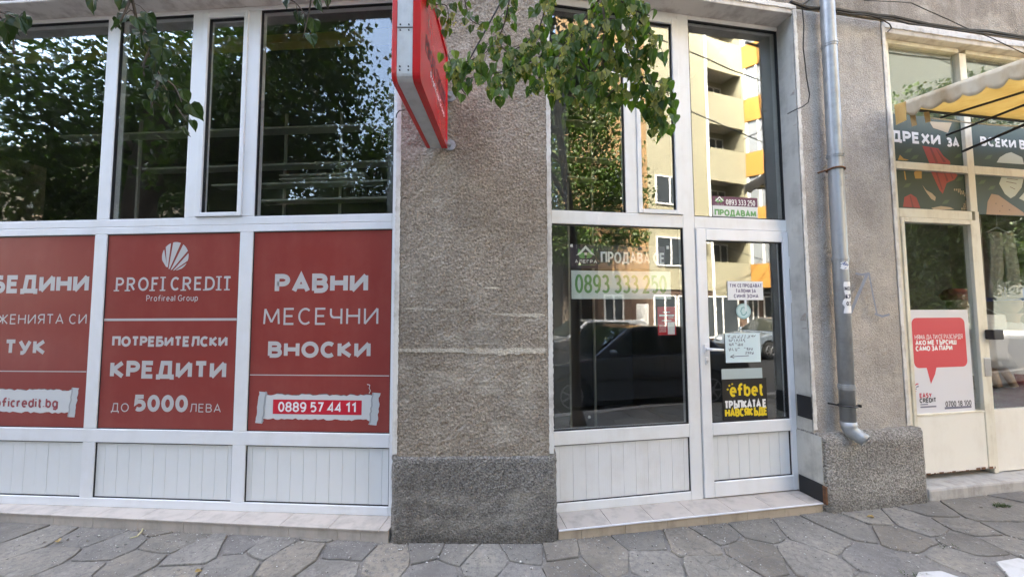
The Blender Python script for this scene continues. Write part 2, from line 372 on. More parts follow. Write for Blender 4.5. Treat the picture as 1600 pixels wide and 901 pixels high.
# ------------------------------------------------------------------ ground
def clip(poly, px, py, nx, ny):
    out = []
    for i in range(len(poly)):
        a, b = poly[i], poly[(i + 1) % len(poly)]
        da, db = (a[0] - px) * nx + (a[1] - py) * ny, (b[0] - px) * nx + (b[1] - py) * ny
        if da <= 0: out.append(a)
        if (da < 0 < db) or (db < 0 < da):
            t = da / (da - db); out.append((a[0] + (b[0] - a[0]) * t, a[1] + (b[1] - a[1]) * t))
    return out
seen = [(15,831),(50,843),(135,836),(66,872),(170,858),(112,893),(262,846),(207,876),(307,866),(270,897),(355,883),(385,848),(415,851),(462,868),(540,861),(520,886),(607,873),(672,860),(705,862),(677,891),(757,878),(827,861),(872,861),(885,886),(940,863),(815,898),(1007,841),(1025,876),(1077,848),(1125,828),(1112,888),(1175,826),(1180,858),(1275,836),(1322,818),(1355,803),(1262,871),(1375,876),(1405,836),(1430,816),(1460,793),(1507,876),(1525,801),(1517,821),(1520,851),(1580,826),(1587,851),(1467,896),(1587,883),(1575,786),(1560,770)]
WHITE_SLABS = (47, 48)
seeds = [tuple(onz(x, y)[:2]) for x, y in seen]
kerb_y = lambda x: .35
yy = -.2; row = 0
while yy < 6:
    xx = -9 + (.27 if row % 2 else 0)
    while xx < 10:
        p = (xx + rng.uniform(-.14, .14), yy + rng.uniform(-.10, .10))
        if all((p[0] - q[0]) ** 2 + ((p[1] - q[1]) * 1.35) ** 2 > .105 for q in seeds[:51]): seeds.append(p)
        xx += .54
    yy += .40; row += 1
M['slab'] = mat('grey_paving_stone', (.2, .19, .18), .85, spec=.3); t = NT(M['slab'])
at_ = t.t.nodes.new('ShaderNodeAttribute'); at_.attribute_name = 'tone'
a = t.noise(2.6, 6, .65); b = t.noise(30, 5, .7); f = t.noise(150, 2, .6)
c = t.ramp(a, [(.3, (.150, .139, .125)), (.55, (.222, .207, .185)), (.72, (.28, .253, .21))])
c = t.mix(.75, c, at_.outputs['Color'], 'MULTIPLY')
c = t.mix(t.ramp(b, [(.48, (0, 0, 0)), (.64, (.85, .85, .85))]), c, (.135, .127, .117))
c = t.mix(t.ramp(f, [(.66, (0, 0, 0)), (.73, (.8, .8, .8))]), c, (.50, .485, .46))
cr = t.voro(3.3, 'Distance', 'DISTANCE_TO_EDGE', t.mix(.12, t.co, t.noise(5, 3, out='Color')))
cmask_ = t.ramp(cr, [(.0, (.6, .6, .6)), (.010, (0, 0, 0))])
crm = t.ramp(t.noise(.9, 2), [(.52, (0, 0, 0)), (.6, (1, 1, 1))])
c = t.mix(t.math('MULTIPLY', cmask_, crm), c, (.07, .065, .06))
c = t.mix(t.ramp(t.noise(1.1, 6, .7), [(.50, (0, 0, 0)), (.66, (.55, .55, .55))]), c, (.11, .10, .088))
c = t.mix(t.ramp(t.noise(7, 6, .75), [(.56, (0, 0, 0)), (.70, (.5, .5, .5))]), c, (.36, .34, .30)); t.color(c)
n1 = t.bump(b, .5, .012); n2 = t.bump(f, .5, .005, n1); t.bump(cr, .25, .01, n2)
M['joint'] = mat('joint_dirt', (.06, .055, .048), .95); t = NT(M['joint']); t.color(t.mix(t.noise(40, 5), (.13, .12, .108), (.29, .268, .235))); t.bump(t.noise(60, 4), 1, .02)
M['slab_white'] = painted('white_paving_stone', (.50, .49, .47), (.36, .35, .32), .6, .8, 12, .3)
bm = bmesh.new(); tone = bm.loops.layers.float_color.new('tone'); white_polys = []
for i, s0 in enumerate(seeds):
    if not (-9 < s0[0] < 10): continue
    near = sorted(((q[0] - s0[0]) ** 2 + (q[1] - s0[1]) ** 2, k) for k, q in enumerate(seeds) if k != i)[:16]
    poly = [(s0[0] - .5, s0[1] - .5), (s0[0] + .5, s0[1] - .5), (s0[0] + .5, s0[1] + .5), (s0[0] - .5, s0[1] + .5)]
    for d2, k in near:
        q = seeds[k]; dx, dy = q[0] - s0[0], q[1] - s0[1]; L_ = math.hypot(dx, dy)
        gap = .002 + .0065 * ((i * 7 + k * 7) % 5) / 4
        poly = clip(poly, (q[0] + s0[0]) / 2 - dx / L_ * gap, (q[1] + s0[1]) / 2 - dy / L_ * gap, dx / L_, dy / L_)
    poly = clip(poly, 0, .40, 0, -1)
    if len(poly) < 3: continue
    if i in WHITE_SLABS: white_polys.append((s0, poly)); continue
    cx = sum(p[0] for p in poly) / len(poly); cy = sum(p[1] for p in poly) / len(poly)
    if rng.random() < .25: poly = [(p[0], p[1]) for p in poly]
    g = rng.uniform(.70, 1.16); tint = rng.choice([(1, 1, .97), (1.02, 1, .95), (1.03, 1, .92), (.98, .98, 1.0), (1.08, 1.0, .87)])
    sx, sy, z0 = rng.uniform(-.010, .010), rng.uniform(-.010, .010), rng.uniform(-.006, .003)
    # outline broken up so that the edges are not ruler straight
    out = []
    for j in range(len(poly)):
        p, q = poly[j], poly[(j + 1) % len(poly)]; ln = math.hypot(q[0] - p[0], q[1] - p[1]); n = max(1, int(ln / .07))
        for k in range(n):
            u = k / n; jx, jy = (rng.uniform(-.008, .008), rng.uniform(-.008, .008))
            e = .012 if k == 0 and ln > .06 else 0
            out.append((p[0] + (q[0] - p[0]) * u + jx + (cx - p[0]) * e * 3, p[1] + (q[1] - p[1]) * u + jy + (cy - p[1]) * e * 3))
    top = lambda x, y, k, dz: (cx + (x - cx) * k, cy + (y - cy) * k, z0 + dz + sx * (x - cx) + sy * (y - cy))
    r0 = [bm.verts.new(top(x, y, 1, -.05)) for x, y in out]; r1 = [bm.verts.new(top(x, y, 1, -.005)) for x, y in out]; r2 = [bm.verts.new(top(x, y, .98, 0)) for x, y in out]
    fs = [bm.faces.new(r2)]
    for A_, B_ in ((r0, r1), (r1, r2)):
        for j in range(len(out)): fs.append(bm.faces.new((A_[j], A_[(j + 1) % len(out)], B_[(j + 1) % len(out)], B_[j])))
    for fc in fs:
        for lp in fc.loops: lp[tone] = (min(1.3, g * tint[0]), min(1.3, g * tint[1]), min(1.3, g * tint[2]), 1)
me = bpy.data.meshes.new('pavement'); bm.to_mesh(me); bm.free(); me.materials.append(M['slab'])
pav = bpy.data.objects.new('pavement', me); col.objects.link(pav); tag(pav, 'grey crazy paving along the shopfronts', 'pavement', kind='structure')
mb = MB(); mb.box(-9.5, 10.5, .40, 6, -.30, -.013); o = mb.build('pavement_bed', 'joint'); tag(o, 'dirt filled joints under the grey paving', 'ground', kind='structure')
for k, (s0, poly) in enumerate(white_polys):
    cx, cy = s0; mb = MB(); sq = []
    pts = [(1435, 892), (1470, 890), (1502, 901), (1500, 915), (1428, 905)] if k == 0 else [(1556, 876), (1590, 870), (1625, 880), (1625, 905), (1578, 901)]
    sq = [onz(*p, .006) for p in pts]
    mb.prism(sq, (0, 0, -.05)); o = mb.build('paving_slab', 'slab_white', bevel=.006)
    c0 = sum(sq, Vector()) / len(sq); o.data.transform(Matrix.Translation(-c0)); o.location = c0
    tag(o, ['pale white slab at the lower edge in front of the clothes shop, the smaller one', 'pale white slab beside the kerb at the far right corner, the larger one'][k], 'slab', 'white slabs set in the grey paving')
M['asphalt'] = mat('asphalt', (.06, .06, .062), .9); t = NT(M['asphalt']); t.color(t.mix(t.noise(3, 6), (.04, .04, .042), (.10, .098, .095))); t.bump(t.noise(120, 3), .5, .01)
mb = MB(); mb.box(-60, 60, -6.0, .24, -.40, -.10); tag(mb.build('road', 'asphalt'), 'asphalt street behind the photographer', 'road', kind='structure')
mb = MB()
for k in range(60): mb.box(-30 + k, -29.01 + k, .245, .395, -.3, .004)
tag(mb.build('kerb', 'concrete', bevel=.012), 'concrete kerb stones along the street', 'kerb', kind='structure')
mb = MB(); mb.box(-60, 60, -9.2, -6.01, -.4, .0); tag(mb.build('opposite_pavement', 'concrete'), 'pavement across the street', 'pavement', kind='structure')
mb = MB(); mb.box(-250, 250, -250, 250, -.6, -.42); tag(mb.build('ground', 'joint'), 'ground under the town', 'ground', kind='structure')

# ------------------------------------------------------------------ the building with both shopfronts
B = empty('shop_building', (-.275, 3.2, 0), 'grey pebbledash building with two white shopfronts and a cream clothes shop at street level', 'building', kind='thing')
def noisy(mb, name, m, parent, bevel=.0, sub=0, amp=.0):
    o = mb.build(name, m, parent, bevel)
    return o
TOPZ = 12.5
# upper walls
mb = MB(); mb.fbox(WL, -9, .40, 4.175, TOPZ, .003, .32); mb.build('wall', 'wall_dark', B, .01)
mb = MB(); mb.fbox(WF, -.30, 9.5, 4.268, TOPZ, .0, .32); mb.build('wall', 'wall_dark', B, .012)
# roof and far walls so that the building keeps the sun off the street
pA, pB, pC = WL.w(-9, 0, .33), WL.w(.3, 0, .33), WR.w(9.5, 0, .33)
mb = MB(); mb.prism([(pA.x, pA.y, TOPZ), (pB.x, pB.y, TOPZ), (pC.x, pC.y, TOPZ), (pC.x, 13, TOPZ), (pA.x, 13, TOPZ)], (0, 0, .3)); mb.build('roof', 'concrete', B)
mb = MB(); mb.box(pA.x - .2, pA.x, pA.y, 13, 0, TOPZ); mb.box(pC.x, pC.x + .2, pC.y, 13, 0, TOPZ); mb.box(pA.x, pC.x, 13.003, 13.2, 0, TOPZ); mb.build('wall', 'wall_dark', B)
mb = MB(); mb.fbox(WL, -80, -9.002, -.1, 25, .0, .32); nb = mb.build('wall', 'wall_dark', B); mb = MB(); mb.fbox(WL, -80, -9.002, 25.002, 25.3, .0, 10); mb.build('roof', 'concrete', B)  # added tall extension, out of view, shades the mirrored street on the left
mb = MB(); mb.fbox(WF, 9.502, 40, -.1, 23, .0, .32); mb.build('wall', 'wall_dark', B); mb = MB(); mb.fbox(WF, 9.7, 40, 23.002, 23.3, .0, 10); mb.build('roof', 'concrete', B)  # added extension on the right, unseen, keeps sun off the far street
# soffits (painted undersides of the openings)
mb = MB(); mb.fbox(WL, -9, .05, 4.147, 4.172, .0, .30); mb.build('lintel_soffit', 'soffit', B, .006)
mb = MB(); mb.fbox(WF, -.06, 2.23, 4.198, 4.265, .004, .25); mb.build('lintel_soffit', 'soffit', B, .006)
mb = MB(); mb.fbox(WF, 3.175, 9.4, 4.150, 4.265, .004, .15); mb.build('lintel_soffit', 'soffit', B, .006)
def ragged(mb, pl, u0, u1, z0, z1, dep, seed, amp=.012, vertical=True, thick=.006):
    """a hand painted strip with uneven edges"""
    rr = random.Random(seed); n = max(4, int(((z1 - z0) if vertical else (u1 - u0)) / .014)); a, b = [], []
    for i in range(n + 1):
        f = i / n
        if vertical: z = z0 + (z1 - z0) * f; a.append(pl.w(u0 + rr.uniform(-amp, amp), z, dep)); b.append(pl.w(u1 + rr.uniform(-amp, amp), z, dep))
        else: u = u0 + (u1 - u0) * f; a.append(pl.w(u, z0 + rr.uniform(-amp, amp), dep)); b.append(pl.w(u, z1 + rr.uniform(-amp, amp), dep))
    off = -pl.n * thick
    for i in range(n):
        q = [a[i], b[i], b[i + 1], a[i + 1]]; mb.hexa(q + [p + off for p in q])
# pillar
def rough_slab(pl, u0, u1, z0, z1, d0, d1, seed, amp, step=.03, round_=.03):
    """a wall block whose face and edges are slightly uneven"""
    rr = random.Random(seed); mb = MB(); nu, nz = max(2, int((u1 - u0) / step)), max(2, int((z1 - z0) / step))
    fld = {}
    def j(i, k):
        if (i, k) not in fld: fld[(i, k)] = rr.uniform(-amp, amp)
        return fld[(i, k)]
    vs = []
    for k in range(nz + 1):
        for i in range(nu + 1):
            u = u0 + (u1 - u0) * i / nu; z = z0 + (z1 - z0) * k / nz
            ed = min(u - u0, u1 - u, z1 - z); rd = 0 if ed > round_ else (round_ - ed) ** 2 / round_ * .7
            uu = u + (j(i, k) if i in (0, nu) else 0); zz = z + (j(i, k) if k == nz else 0)
            vs.append(pl.w(uu, zz, d0 + rd + j(i, k) * .6))
    W_ = nu + 1
    fs = [(k * W_ + i, k * W_ + i + 1, (k + 1) * W_ + i + 1, (k + 1) * W_ + i) for k in range(nz) for i in range(nu)]
    n0 = len(vs); rim = [i for i in range(W_)] + [k * W_ + nu for k in range(1, nz + 1)] + [nz * W_ + i for i in range(nu - 1, -1, -1)] + [k * W_ for k in range(nz - 1, 0, -1)]
    back = []
    for r_ in rim:
        k, i = divmod(r_, W_); back.append(len(vs)); vs.append(pl.w(u0 + (u1 - u0) * i / nu, z0 + (z1 - z0) * k / nz, d1))
    for q in range(len(rim)): fs.append((rim[q], back[q], back[(q + 1) % len(rim)], rim[(q + 1) % len(rim)]))
    fs.append(tuple(back)); mb.add(vs, fs); return mb
pil = rough_slab(PF, -.838, .288, .56, 4.174, .0, .50, 3, .004).build('pillar', 'pillar', B, smooth=False)
rough_slab(PF, -.856, .309, -.06, .595, -.016, .42, 5, .004, .025, .04).build('plinth', 'plinth', pil)
mb = MB(); ragged(mb, PF, -.852, -.819, .60, 4.17, .001, 11, .003); mb.build('edge_stripe', 'white_plaster', pil); mb = MB(); ragged(mb, PF, .260, .292, .60, 4.17, .001, 12, .003); mb.build('edge_stripe', 'white_plaster', pil)
# worn pale mortar bands on the pillar
M['mortar'] = pebbledash('pale_mortar', (.50, .44, .35), (.78, .72, .62), 90, .8, .01, .3)
def band(pl, pts, dep, seed, thick=.006, cut=.0, m='mortar', parent=None, name='mortar_band'):
    """pts: (u, z_mid, half height)"""
    rr = random.Random(seed); mb = MB(); up, lo = [], []
    for (a, b) in zip(pts[:-1], pts[1:]):
        n = max(2, int((b[0] - a[0]) / .018))
        for i in range(n):
            f = i / n; u = a[0] + (b[0] - a[0]) * f; z = a[1] + (b[1] - a[1]) * f; h = a[2] + (b[2] - a[2]) * f
            if h <= .0015 or rr.random() < cut: up.append(None); continue
            up.append((u, z + h * rr.uniform(.6, 1.3))); lo.append(None); lo[-1] = None
            up[-1] = (u, z + h * rr.uniform(.6, 1.3), z - h * rr.uniform(.6, 1.3))
    for p, q in zip(up[:-1], up[1:]):
        if p and q:
            f4 = [pl.w(p[0], p[2], dep), pl.w(q[0], q[2], dep), pl.w(q[0], q[1], dep), pl.w(p[0], p[1], dep)]
            mb.hexa(f4 + [v - pl.n * thick for v in f4])
    return mb.build(name, m, parent)
band(PF, [(-.815, 1.326, .012), (-.4, 1.324, .014), (-.1, 1.312, .024), (.05, 1.318, .022), (.255, 1.322, .018)], .004, 21, .009, 0, parent=pil)
band(PF, [(-.80, 1.628, .004), (-.62, 1.622, .008), (-.45, 1.618, .004), (-.36, 1.615, .002)], .003, 22, .004, 0, parent=pil)
band(PF, [(-.15, 1.585, .004), (-.02, 1.577, .012), (.2, 1.572, .013), (.255, 1.572, .006)], .003, 23, .005, 0, parent=pil)
band(PF, [(-.22, 1.77, .003), (-.12, 1.772, .007), (-.02, 1.772, .003)], .003, 24, .003, 0, parent=pil)
band(PF, [(-.08, 1.005, .002), (.02, 1.000, .004)], .003, 25, .003, 0, parent=pil)
# second pillar with the drainpipe
p2 = rough_slab(WF, 2.200, 3.160, .50, 4.267, .0, .25, 6, .004, .035).build('pillar', 'wall', B)
rough_slab(WR, 2.192, 3.222, -.06, .596, -.040, .25, 8, .005, .03, .07).build('plinth', 'plinth_pale', p2)
for a_ in ((2.196, 2.228, .62, 4.235, .001, 13, .0035), (3.138, 3.170, .62, 4.20, .001, 14, .003), (-.02, 2.228, 4.240, 4.278, .001, 15, .005, False), (3.14, 9.3, 4.195, 4.23, .001, 16, .005, False)):
    mb = MB(); ragged(mb, WF, *a_); mb.build('edge_stripe', 'white_plaster', p2)
mb = MB(); mb.fbox(WF, 2.197, 2.24, .06, 4.197, .012, .25); mb.build('door_reveal', 'reveal', p2, .004)
mb = MB(); mb.fbox(WR, 2.183, 2.1885, .075, .585, -.022, .245); mb.build('door_reveal', 'reveal', p2, .002)
mb = MB(); mb.fbox(WF, 3.150, 3.185, .05, 4.149, .012, .17); mb.build('door_reveal', 'white_plaster', p2, .004)
# party walls, interior rooms
GLi, GRi = GL.shift(0), GR.shift(0)
mb = MB(); mb.fbox(GL, -9, .0, -.02, 4.7, 4.2, 4.3); mb.build('back_wall', 'interior', B)
mb = MB(); mb.fbox(GR, .0, 9.2, -.02, 4.7, 3.2, 3.3); mb.build('back_wall', 'interior', B)
mb = MB(); mb.fbox(GL, -9, .0, 4.60, 4.68, .14, 4.19); mb.fbox(GR, .05, 9.2, 4.60, 4.68, .14, 3.19); mb.build('room_ceiling', 'interior', B)
mb = MB(); mb.fbox(GL, -9, .0, -.02, .05, .10, 4.19); mb.fbox(GR, .05, 9.2, -.02, .05, .10, 3.19); mb.build('room_floor', 'interior_floor', B)
mb = MB(); mb.fbox(GR, 2.26, 2.40, .05, 4.59, .12, 3.18); mb.fbox(GR, .03, .16, .05, 4.59, .15, 3.18); mb.fbox(GL, -.13, -.01, .05, 4.59, .15, 4.18); mb.build('partition_wall', 'interior', B)

# ------------------------------------------------------------------ white framed shopfronts
def bars(pl, rects, d0, d1):
    mb = MB()
    for (u0, u1, z0, z1) in rects: mb.fbox(pl, u0, u1, z0, z1, d0, d1)
    return mb
def seal(mb, pl, u0, u1, z0, z1, d0, d1, w=.006):
    for r_ in ((u0, u0 + w, z0, z1), (u1 - w, u1, z0, z1), (u0 + w, u1 - w, z0, z0 + w), (u0 + w, u1 - w, z1 - w, z1)): mb.fbox(pl, *r_, d0, d1)
def cladding(pl, u0, u1, z0, z1, dep, bw=.104, start=0.0, ribs=False):
    mb = MB(); u = u0 + .007 - start; rr = random.Random(int(u0 * 100) + 500)
    while u < u1 - .007:
        a, b = max(u, u0 + .007), min(u + bw - .0022, u1 - .007)
        if b - a > .004:
            if ribs:
                n = max(1, int((b - a) / .0085)); w_ = (b - a) / n
                for k in range(n): mb.fbox(pl, a + k * w_, a + (k + 1) * w_ - .0006, z0 + .007, z1 - .007, dep + (.0008 if k % 2 else 0), dep + .008)
            else: mb.fbox(pl, a, b, z0 + .007, z1 - .007, dep + rr.uniform(0, .0012), dep + .01)
        u += bw
    return mb
def pane(pl, u0, u1, z0, z1, dep, name, m, parent):
    mb = MB(); mb.fbox(pl, u0 + .001, u1 - .001, z0 + .001, z1 - .001, dep, dep + .005); return mb.build(name, m, parent)

# left shopfront: u from -9 to .06
W1 = bars(GL, [], 0, 1)
rects = [(.008 - .030, .058, .078, 4.146)]
cuts = [(-2.540, -2.432), (-1.275, -1.165)]
ups = [(-3.75, -3.645), (-2.535, -2.427), (-1.763, -1.664), (-1.268, -1.165)]
Z = [.078, .145, .574, .680, 2.250, 2.375, 4.112, 4.146]
far = [(-5.0, -4.895), (-6.25, -6.145), (-7.5, -7.395)]
low_m = far[::-1] + [(-3.75, -3.645)] + cuts; up_m = far[::-1] + ups
edges = -8.8
for (a, b) in low_m + []: rects += [(a, b, Z[1], Z[2]), (a, b, Z[3], Z[4])]
for (a, b) in up_m: rects += [(a, b, Z[5], Z[6])]
rects += [(-8.8, -.023, Z[0], Z[1] - .0006), (-8.8, -.023, Z[2] + .0006, Z[3] - .0006), (-8.8, -.023, Z[4] + .0006, Z[4] + .058), (-8.8, -.023, Z[4] + .0595, Z[5] - .0006), (-8.8, -.023, Z[6] + .0006, Z[7])]
swin = bars(GL, rects, 0, .075).build('shop_window', 'pvc', B, .004)
sl = MB()
bays = [(-3.645, cuts[0][0]), (cuts[0][1], cuts[1][0]), (cuts[1][1], -.022), (-4.895, -3.75), (-6.145, -5.0), (-7.395, -6.25)]
for i, (a, b) in enumerate(bays):
    seal(sl, GL, a, b, Z[1], Z[2], .008, .03); seal(sl, GL, a, b, Z[3], Z[4], .008, .03, .007)
    cladding(GL, a, b, Z[1], Z[2], .014, .1035, [.04, .03, .06, 0, 0, 0][i]).build('infill_panel', 'panel', swin, .0008)
    pane(GL, a + .002, b - .002, Z[3] + .002, Z[4] - .002, .014, 'pane', 'glass', swin)
ubays = [(-3.645, -2.535), (-2.427, -1.763), (-1.165, -.022), (-4.895, -3.75), (-6.145, -5.0), (-7.395, -6.25)]
for (a, b) in ubays:
    seal(sl, GL, a, b, Z[5], Z[6], .008, .03); pane(GL, a + .002, b - .002, Z[5] + .002, Z[6] - .002, .016, 'pane', 'glass', swin)
# the narrow opening light
ca, cb = -1.663, -1.269
cs = bars(GL, [(ca, ca + .045, Z[5] + .004, Z[6] - .004), (cb - .035, cb, Z[5] + .004, Z[6] - .004), (ca + .0455, cb - .0355, Z[5] + .004, Z[5] + .037), (ca + .0455, cb - .0355, Z[6] - .052, Z[6] - .004)], -.012, .055).build('casement', 'pvc', swin, .004)
seal(sl, GL, ca + .045, cb - .035, Z[5] + .037, Z[6] - .052, .004, .03); pane(GL, ca + .047, cb - .037, Z[5] + .039, Z[6] - .054, .012, 'pane', 'glass', swin)
sl.build('seal', 'seal', swin)
# step of tiles under it
def step(pl, u0, u1, z1, d0, d1, tw, name, top_m, front_m, off=0, trim=False, nose=.012):
    root = None; mb = MB(); fr = MB(); u = u0 - off; k = 0
    while u < u1:
        a, b = max(u, u0) + .0015, min(u + tw, u1) - .0015
        if b > a: mb.fbox(pl, a, b, z1 - .012, z1, d0 - .006, d1)
        u += tw
    u = u0 - off * .6; rr = random.Random(int(u1 * 10))
    while u < u1:
        w_ = tw * rr.choice([.6, 1, 1, 1, .45]); a, b = max(u, u0) + .0012, min(u + w_, u1) - .0012
        if b > a: fr.fbox(pl, a, b, -.02, z1 - .0125, d0, d0 + .012)
        u += w_
    root = fr.build(name, front_m, B, .0012)
    mb.build('tread', top_m, root, .002)
    c = MB(); c.fbox(pl, u0 + .001, u1 - .001, -.03, z1 - .013, d0 + .0125, d1); c.build('step_core', 'concrete', root)
    if trim:
        tm = MB(); tm.fbox(pl, u0, u1, z1 - .010, z1 + .002, d0 - .012, d0 - .0065); tm.build('step_trim', 'trim', root, .002)
    return root
SL = Plane((-.872, 2.785, 0), -.0880)
step(SL, -8.5, .0, .078, .0, .30, .37, 'window_step', 'tile_top', 'tile_top', .08)
step(WR, .0, 2.185, .072, -.005, .30, .333, 'doorstep', 'tile_top', 'tile', .27, True)

# entrance shopfront
ZR = [.070, .137, .570, .675, 2.300, 2.410, 4.135, 4.196]
rects = [(-.06, -.022, .070, 4.196), (1.128, 1.236, .070, 4.196), (2.140, 2.194, .070, 4.196),
         (-.0215, 1.1275, .0700, .137), (-.0215, 1.1275, .570, .675), (-.0215, 1.1275, 2.300, 2.408), (-.0215, 1.1275, 4.137, 4.196),
         (.616, .722, 2.4085, 4.1365), (1.2365, 2.1395, 2.302, 2.402), (1.2365, 2.1395, 4.160, 4.196)]
ewin = bars(GR, rects, 0, .075).build('shop_window', 'pvc_worn', B, .004)
sl = MB()
for (a, b, z0, z1, d) in ((-.022, 1.128, .675, 2.30, .012), (-.022, .616, 2.408, 4.137, .014), (1.236, 2.140, 2.402, 4.160, .012)):
    seal(sl, GR, a, b, z0, z1, .008, .03, .008 if a < 1 else .010); pane(GR, a + .002, b - .002, z0 + .002, z1 - .002, d + .006, 'pane', 'glass_r', ewin)
seal(sl, GR, -.022, 1.128, .137, .570, .008, .03)
cladding(GR, -.022, 1.128, .137, .570, .014, .105, .06, True).build('infill_panel', 'pvc_worn', ewin)
ca, cb = .7225, 1.1275
cs = bars(GR, [(ca, ca + .038, 2.412, 4.134), (cb - .058, cb, 2.412, 4.134), (ca + .0385, cb - .0585, 2.412, 2.446), (ca + .0385, cb - .0585, 4.090, 4.134)], -.012, .055).build('casement', 'pvc_worn', ewin, .004)
seal(sl, GR, ca + .038, cb - .058, 2.446, 4.090, .004, .03); pane(GR, ca + .04, cb - .06, 2.448, 4.088, .012, 'pane', 'glass_r', ewin)
sl.build('seal', 'seal', ewin)
# the door
door = bars(GR, [(1.240, 1.330, .080, 2.296), (2.078, 2.136, .080, 2.296), (1.3305, 2.0775, .080, .200), (1.3305, 2.0775, .573, .672), (1.3305, 2.0775, 2.199, 2.296)], -.014, .055).build('door', 'pvc', B, .005)
sl = MB(); seal(sl, GR, 1.330, 2.078, .672, 2.199, .0, .03, .009); seal(sl, GR, 1.330, 2.078, .200, .573, .0, .03); 
cladding(GR, 1.330, 2.078, .200, .573, .006, .098, .05).build('infill_panel', 'panel', door, .0008)
pane(GR, 1.332, 2.076, .674, 2.197, .010, 'pane', 'glass_r', door)
hu, hz = GR.uz(1101, 545)
mb = MB(); mb.fbox(GR, hu - .018, hu + .018, hz - .035, hz + .04, -.026, -.0145); mb.tube([GR.w(hu, hz + .003, -.02), GR.w(hu, hz + .003, -.058), GR.w(hu + .012, hz + .002, -.066), GR.w(hu + .125, hz - .004, -.066)], [.011, .011, .012, .009], 10); mb.build('handle', 'white_plastic', door, .004)
lu, lz = GR.uz(1102, 563)
mb = MB(); mb.fbox(GR, lu - .013, lu + .013, lz - .033, lz + .033, -.024, -.0145); lk = mb.build('lock', 'white_plastic', door, .005)
mb = MB(); mb.cyl(GR.w(lu, lz - .002, -.026), GR.n, .009, .008, 16); mb.fbox(GR, lu - .0035, lu + .0035, lz - .02, lz - .008, -.029, -.0242); mb.build('keyhole', 'chrome', door)
for z in (2.02, 1.72, .35):
    mb = MB(); mb.cyl(GR.w(2.146, z, -.012), (0, 0, 1), .010, .11, 12); mb.fbox(GR, 2.15, 2.172, z - .045, z + .045, -.006, -.001); mb.build('hinge', 'white_plastic', door, .001)
sl.build('seal', 'seal', door)

# clothes shop frames (cream)
ZS = [.10, .662, 2.44, 2.535, 2.90, 2.99, 4.11]
rects = [(3.14, 3.305, .10, 4.148), (4.150, 4.235, 2.536, 4.108), (3.3055, 4.149, 4.108, 4.148), (4.2355, 9.2, 4.108, 4.148), (3.3055, 4.149, 2.905, 2.975), (4.2355, 5.45, 2.905, 2.985), (3.3055, 4.16, 2.452, 2.535), (4.195, 4.245, .10, 2.5355), (5.4505, 5.53, .10, 4.107), (6.9, 6.98, .10, 4.107), (5.5305, 6.8995, 2.905, 2.985)]
cwin = bars(SH, rects, 0, .07).build('shop_window', 'cream', B, .004)
sl = MB()
for (a, b, z0, z1) in ((3.305, 4.150, 2.535, 2.905), (3.305, 4.150, 2.975, 4.108), (4.235, 5.45, 2.985, 4.108), (4.245, 5.45, .668, 2.905), (5.53, 6.9, .668, 2.905), (5.53, 6.9, 2.985, 4.108)):
    pane(SH, a + .002, b - .002, z0 + .002, z1 - .002, .03, 'pane', 'glass_s', cwin)
mb = MB(); mb.fbox(SH, 4.246, 5.45, .105, .667, .012, .05); mb.fbox(SH, 5.531, 6.9, .105, .667, .012, .05); mb.build('infill_panel', 'cream_panel', cwin, .003)
cdoor = bars(SH, [(3.308, 3.345, .150, 2.448), (4.115, 4.185, .150, 2.448), (3.3455, 4.1145, 2.405, 2.448), (3.3455, 4.1145, .655, .672)], -.010, .05).build('door', 'cream', B, .004)
pane(SH, 3.347, 4.113, .674, 2.403, .014, 'pane', 'glass_s', cdoor)
mb = MB(); mb.fbox(SH, 3.3455, 4.1145, .150, .6545, -.004, .03); mb.build('infill_panel', 'cream_panel', cdoor, .003)
mb = MB(); rr = random.Random(4); u = 3.32
while u < 4.18:
    w_ = rr.uniform(.01, .05); h_ = rr.uniform(.003, .014) * (1 if u < 3.9 else 2.2); mb.fbox(SH, u, min(u + w_, 4.184), .149, .15 + h_, -.0125, -.0105); u += w_ + rr.uniform(0, .05)
mb.build('rust_edge', 'rust', cdoor)
bu, bz = SH.uz(1545, 522)
mb = MB(); mb.fbox(SH, bu - .07, bu + .05, bz - .045, bz + .045, -.075, -.011); mb.build('lock_box', 'dark_metal', cdoor, .008)
bu, bz = SH.uz(1541, 570)
mb = MB(); mb.fbox(SH, bu - .045, bu + .03, bz - .10, bz + .07, -.018, -.0105); mb.build('lock_plate', 'chrome', cdoor, .003)
mb = MB(); mb.fbox(WR, 3.225, 9.3, -.05, .095, -.02, .3); mb.build('doorstep', 'concrete', B, .02)
# ------------------------------------------------------------------ inside the shops (seen through the glass)
GI = GL.shift(.9)
mb = MB(); a = GI.uz(300, 55); b = GI.uz(300, 74); mb.fbox(GI, -6, -.05, b[1], a[1], 0, .12); mb.build('ceiling_beam', 'beam', B)
def rack(name, label, pl, lines, ups, m='shelf', thick=.022, depth=.16):
    us = [pl.uz(x, y)[0] for l in lines for x, y in l]; c = pl.w(sum(us) / len(us), .05)
    r = empty(name, c, label, 'shelf')
    zmax = 0
    for (p, q) in lines:
        a, b = pl.uz(*p), pl.uz(*q); z = (a[1] + b[1]) / 2; zmax = max(zmax, z)
        mb = MB(); mb.fbox(pl, a[0], b[0], z - thick / 2, z + thick / 2, 0, depth); mb.build('shelf_board', m, r, .002)
    for (x, y) in ups:
        u = pl.uz(x, y)[0]; mb = MB(); mb.fbox(pl, u - .012, u + .012, .05, zmax + .25, depth + .002, depth + .03); mb.build('upright', m, r)
    return r
